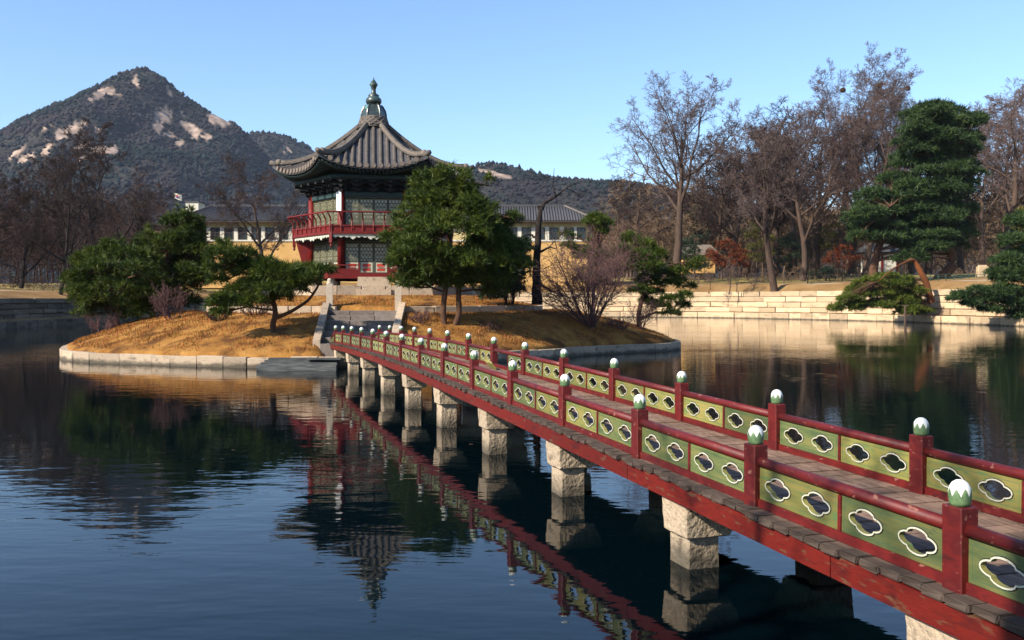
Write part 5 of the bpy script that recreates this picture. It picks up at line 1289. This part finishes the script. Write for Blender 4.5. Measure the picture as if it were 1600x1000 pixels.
# understorey of the right bank
ug = 'shrubs under the trees of the right bank'
def small_tree(name, label, px, py, Y, rx, rz, top, mt, seed, nblob=16, br=9, tuft=.5, cat='shrub', bark='bark', dens=3.2, group=ug):
    b0 = W(px, py, Y); b0.z -= .3
    bl = ellipsoid_blobs(np.random.RandomState(seed), b0, px, top + rz, Y, rx, rz, nblob, br)
    return pine(name, label, b0, [([(0, 0, 0), (.1, 0, (py - top) * Y / F * .5), (.0, 0, (py - top) * Y / F * .8)], [.16, .13, .04])], bl, mt, M[bark], tuft=tuft, dens=dens, nn=8, seed=seed, cat=cat, wid=.12, limb_r=.06, group=group, spread=.9)
small_tree('russet_shrub', 'russet leaved shrub at the walk right of the lone tall tree', 1128, 434, 148, 26, 22, 378, M['leaf_red'], 31)
small_tree('russet_shrub', 'smaller russet shrub left of the forked bare tree', 1155, 432, 152, 12, 18, 385, M['leaf_red'], 32)
small_tree('evergreen_tree', 'olive green rounded tree behind the forked bare tree', 1182, 436, 156, 24, 34, 352, M['leaf_olive'], 33, 22)
small_tree('evergreen_tree', 'dark evergreen at the foot of the lone tall tree', 1085, 436, 158, 24, 30, 372, M['leaf_dark'], 34, 22)
small_tree('evergreen_tree', 'dark evergreen low between the two black trunks', 1232, 436, 160, 20, 26, 372, M['leaf_dark'], 35, 20)
small_tree('evergreen_tree', 'pale green tree behind and left of the layered pine', 1310, 430, 165, 32, 38, 330, M['leaf_olive'], 36, 26)
small_tree('russet_shrub', 'brown leaved shrub under the nest tree', 1318, 434, 150, 24, 18, 385, M['leaf_red'], 37)
small_tree('evergreen_tree', 'dark green tree high between the lone tall tree and the forked tree', 1100, 400, 190, 22, 40, 300, M['leaf_dark'], 38, 20)
small_tree('evergreen_tree', 'dark green tree deep in the wood behind the forked tree', 1215, 420, 185, 22, 34, 290, M['leaf_dark'], 39, 20)
small_tree('clipped_shrub', 'dark low shrub beside the walk under the nest tree', 1290, 438, 146, 30, 9, 420, M['leaf_dark'], 40, 14, 7)
small_tree('evergreen_tree', 'green tree at the right edge above the bushy pine', 1595, 420, 120, 14, 36, 325, M['leaf_olive'], 41, 16)

# birds' nests in the tall trees
for (px, py, lab) in ((1317, 141, 'leftmost round stick nest high in the bare treetops'), (1375, 133, 'round stick nest in the treetops between the other two'), (1418, 138, 'rightmost round stick nest just above the layered pine')):
    rng = np.random.RandomState(px); ch = []
    for _ in range(120):
        d = rng.normal(0, 1, 3); d /= np.linalg.norm(d); c = d * [.36, .36, .30]; u = np.cross(d, rng.normal(0, 1, 3)); u /= np.linalg.norm(u); ch.append(([c - u * .3, c * 1.08, c + u * .3], [.03, .03, .03]))
    V, Fq = tri_tubes(ch, 3); o = link('bird_nest', tri_mesh('bird_nest', V, Fq, M['nest']), None, W(px, py, 152)); tag(o, lab, 'nest', 'stick nests in the bare treetops')

# ------------------------------------------------------------------ long building behind
YB = 150.0; s_ = YB / F
bx0, bx1 = X_at(290, YB), X_at(918, YB); bcx = (bx0 + bx1) / 2; bL = bx1 - bx0
bld = thing('long_hall', 'long low cream and ochre building with grey tiled hip roof behind the pavilion', 'building', (bcx, YB, 6.0))
def bz(py): return Z_at(py, YB) - 6.0
def lx(px): return X_at(px, YB) - bcx
DEP = 12.0
b = MB(); b.box((0, DEP / 2, (bz(450) + bz(377)) / 2), (bL, DEP, bz(377) - bz(450))); obj('lower_wall', b, M['ochre'], bld)
b = MB(); b.box((0, DEP / 2, (bz(375) + bz(344)) / 2), (bL - .1, DEP - .1, bz(344) - bz(375))); obj('upper_wall', b, M['cream'], bld)
b = MB(); b.box((0, -.04, bz(376)), (bL + .1, .22, .24)); obj('string_course', b, M['whitepaint'], bld)
wx = [315, 336.5, 358, 379.5, 400.5, 422, 443] + [464.5, 486, 507] + [760, 781, 801, 822.5, 844, 865.5, 890, 908]
for px in wx:
    x = lx(px); wv, hv = 12.5 * s_, 18.5 * s_; zc_ = bz(365.5)
    b = MB()
    for dx in (-wv / 2, wv / 2): b.box((x + dx, -.02, zc_), (.14, .22, hv + .14))
    for dz in (-hv / 2, hv / 2): b.box((x, -.02, zc_ + dz), (wv - .14, .2, .14))
    b.box((x, -.02, zc_), (.08, .12, hv - .14)); b.box((x, -.02, zc_ + hv * .1), (wv - .14, .1, .08))
    f_ = obj('window', b, M['frame'], bld); b = MB(); b.box((x, .03, zc_), (wv - .05, .06, hv - .05)); obj('pane', b, M['window_glass'], f_)
for i in range(len(wx) - 1):
    if wx[i + 1] - wx[i] < 30:
        x = lx((wx[i] + wx[i + 1]) / 2); b = MB(); b.box((x, -.03, bz(365)), (6.0 * s_, .14, 22 * s_)); obj('white_pier', b, M['whitepaint'], bld)
ov = 1.3; ze, zr = bz(345.5), bz(317.0); e = [(-bL / 2 - ov, -ov), (bL / 2 + ov, -ov), (bL / 2 + ov, DEP + ov), (-bL / 2 - ov, DEP + ov)]
rx0, rx1 = -bL / 2 + 2.4, bL / 2 - 3.4; ry = DEP / 2
b = MB(); v = [(x, y, ze) for x, y in e] + [(rx0, ry, zr), (rx1, ry, zr)]
b.add(v, [(0, 1, 5, 4), (1, 2, 5), (2, 3, 4, 5), (3, 0, 4), (3, 2, 1, 0)]); obj('roof', b, M['roof_far'], bld)
b = MB(); nt_ = 150
for i in range(nt_):
    x = e[0][0] + (e[1][0] - e[0][0]) * (i + .5) / nt_
    if x < rx0: q = (x - e[0][0]) / (rx0 - e[0][0])
    elif x > rx1: q = (e[1][0] - x) / (e[1][0] - rx1)
    else: q = 1
    if q < .08: continue
    b.tube([(x, -ov - .05, ze + .02), (x, -ov + (ry + ov) * q, ze + (zr - ze) * q + .06)], .12, 6)
stuff(obj('roof_tiles', b, M['roof_far'], bld, smooth=True))
b = MB(); b.box(((rx0 + rx1) / 2, ry, zr + .14), (rx1 - rx0 + .6, .5, .42)); obj('roof_ridge', b, M['roof_far'], bld)
for (ax, bx_) in ((e[0][0], rx0), (e[1][0], rx1)):
    b = MB(); b.tube([(ax, -ov, ze + .1), (bx_, ry, zr + .15)], .22, 6); obj('hip_ridge', b, M['roof'], bld)
b = MB(); b.box((0, -ov + .05, ze - .18), (bL + 2 * ov - .3, .12, .22)); obj('eave_board', b, M['frame'], bld)
# low white house and a flag behind it
YH = 190
hs_ = thing('white_house', 'small flat roofed white house just above the left end of the long roof', 'house', (X_at(300, YH), YH, 10))
def hz(py): return Z_at(py, YH) - 10
b = MB(); b.box((0, 2, (hz(316) - 3) / 2), (2.6, 4, hz(316) + 3)); obj('wall', b, M['whitepaint'], hs_)
b = MB(); b.box((0, 2, hz(315.2)), (3.0, 4.4, .2)); obj('roof', b, M['roof_far'], hs_)
fl = thing('flag', 'white flag with a round emblem flying on a pole behind the long building', 'flag', (X_at(271, YH), YH, 8))
zf = Z_at(308, YH) - 8
b = MB(); b.tube([(0, 0, 0), (0, 0, zf + 1.0)], .05, 6); obj('pole', b, M['frame'], fl)
vs_, fs_ = [], []
for a in range(9):
    for c in range(2): vs_.append((.08 + a * .2, .12 * math.sin(a * .9), zf + .9 - 1.2 * c - .06 * a))
b = MB(); b.add(vs_, [(2 * a, 2 * a + 1, 2 * a + 3, 2 * a + 2) for a in range(8)]); obj('cloth', b, M['whitepaint'], fl)
for nm_, m_, a0 in (('red_emblem', M['redflower'], 0), ('blue_emblem', M['blue_paint'], math.pi)):
    b = MB(); b.add([(.85 + .3 * math.cos(a0 + t_), -.16, zf + .08 + .3 * math.sin(a0 + t_)) for t_ in np.linspace(0, math.pi, 9)], [tuple(range(9))]); obj(nm_, b, m_, fl)

# ------------------------------------------------------------------ walk furniture on the right bank
fe = thing('iron_fence', 'low dark green railing along the walk behind the leaning red pine', 'fence', (X_at(1490, 118), 118, Z_at(440, 118)))
for i in range(9):
    x = (-48 + 12 * i) * 118 / F; b = MB(); b.box((x, 0, .45), (.09, .09, 1.0)); obj('fence_post', b, M['iron'], fe)
for z in (.35, .62, .88):
    b = MB(); b.tube([(-48 * 118 / F, 0, z), (48 * 118 / F, 0, z)], .035, 6); obj('fence_rail', b, M['iron'], fe)
sl = thing('stone_monument', 'rounded pale stone slab standing by the walk near the right edge', 'stone', (X_at(1535, 122), 122, Z_at(436, 122)))
b = MB(); b.box((0, 0, .9), (1.7, .7, 1.9), taper=.86); me = b.mesh('slab', M['bank_stone']); bm_ = bmesh.new(); bm_.from_mesh(me); bmesh.ops.bevel(bm_, geom=bm_.edges[:], offset=.2, segments=3, affect='EDGES'); bm_.to_mesh(me); bm_.free(); link('slab', me, sl)
pvx = thing('small_pavilion', 'small red pillared hut with white wall half hidden behind the layered pine', 'hut', (X_at(1378, 160), 160, Z_at(425, 160)))
b = MB(); b.box((0, 1.5, 1.6), (5, 3, 3.2)); obj('wall', b, M['whitepaint'], pvx)
for x in (-2.6, 0, 2.6): b = MB(); b.box((x, -.1, 1.7), (.3, .3, 3.4)); obj('pillar', b, M['timber_red'], pvx)
b = MB(); b.add([(-3.6, -1.2, 3.4), (3.6, -1.2, 3.4), (3.6, 4.2, 3.4), (-3.6, 4.2, 3.4), (-2, 1.5, 5), (2, 1.5, 5)], [(0, 1, 5, 4), (1, 2, 5), (2, 3, 4, 5), (3, 0, 4), (3, 2, 1, 0)]); obj('roof', b, M['roof_far'], pvx)
hut = thing('tiled_hut', 'low grey tiled roof of a hut right behind the lone tall tree', 'hut', (X_at(1092, 172), 172, Z_at(425, 172)))
b = MB(); b.box((0, 2, 1.5), (6, 4, 3.4)); obj('wall', b, M['ochre'], hut)
b = MB(); b.add([(-4, -1, 3.1), (4, -1, 3.1), (4, 5, 3.1), (-4, 5, 3.1), (-2.6, 2, 5.2), (2.6, 2, 5.2)], [(0, 1, 5, 4), (1, 2, 5), (2, 3, 4, 5), (3, 0, 4), (3, 2, 1, 0)]); obj('roof', b, M['pale_mortar'], hut)
# young staked trees in the strip above the wall
PROTO['young'] = (bare_meshes(51, 6, .11, dict(SPREAD, n=[7, 5, 4, 3, 3]), M['bark'], M['twig']), 6)
yg = 'young trees planted along the stone bank'
for i, (px, py, h_, lab) in enumerate(((1140, 456, 5.2, 'slim young tree standing left of the forked tree on the bank'), (1151, 453, 4.0, 'tiny young sapling beside the slim tree on the bank'), (1178, 460, 3.6, 'young sapling right beside the forked tree foot'), (1310, 446, 5.5, 'slim upright young tree alone on the bank left of the drooping pine'), (1110, 450, 3.0, 'little drooping bare sapling at the left end of the sunlit wall'))):
    bare_tree('young', px, py, 134, h_, lab, i * 1.3, .9, name='young_tree', group=yg)
bg = 'wooden stakes along the bank walk'
b = MB(); b.box((0, 0, .5), (.16, .16, 1.2)); stk = b.mesh('bollard', M['wood_post'])
for px, lab in ((1092, 'short dark stake at the left end of the bank walk'), (1225, 'short dark stake just right of the forked bare tree'), (1262, 'short dark stake in front of the thick black trunk'), (1316, 'short dark stake beside the slim upright young tree'), (1346, 'short dark stake near the trunk of the layered pine')):
    o = link('bollard', stk, None, (X_at(px, 137), 137, Z_at(443, 137) + .1)); tag(o, lab, 'stake', bg)

# ------------------------------------------------------------------ thin blue air
hm = bpy.data.materials.new('thin_haze'); hm.use_nodes = True; hn = hm.node_tree.nodes; hn.remove(hn['Principled BSDF'])
pv = hn.new('ShaderNodeVolumePrincipled'); pv.inputs['Color'].default_value = (.62, .74, 1.0, 1); pv.inputs['Density'].default_value = .00005
hm.node_tree.links.new(pv.outputs[0], hn['Material Output'].inputs['Volume'])
b = MB(); b.box((200, 1500, 205), (5200, 3800, 430)); hz_o = stuff(obj('haze', b, hm))
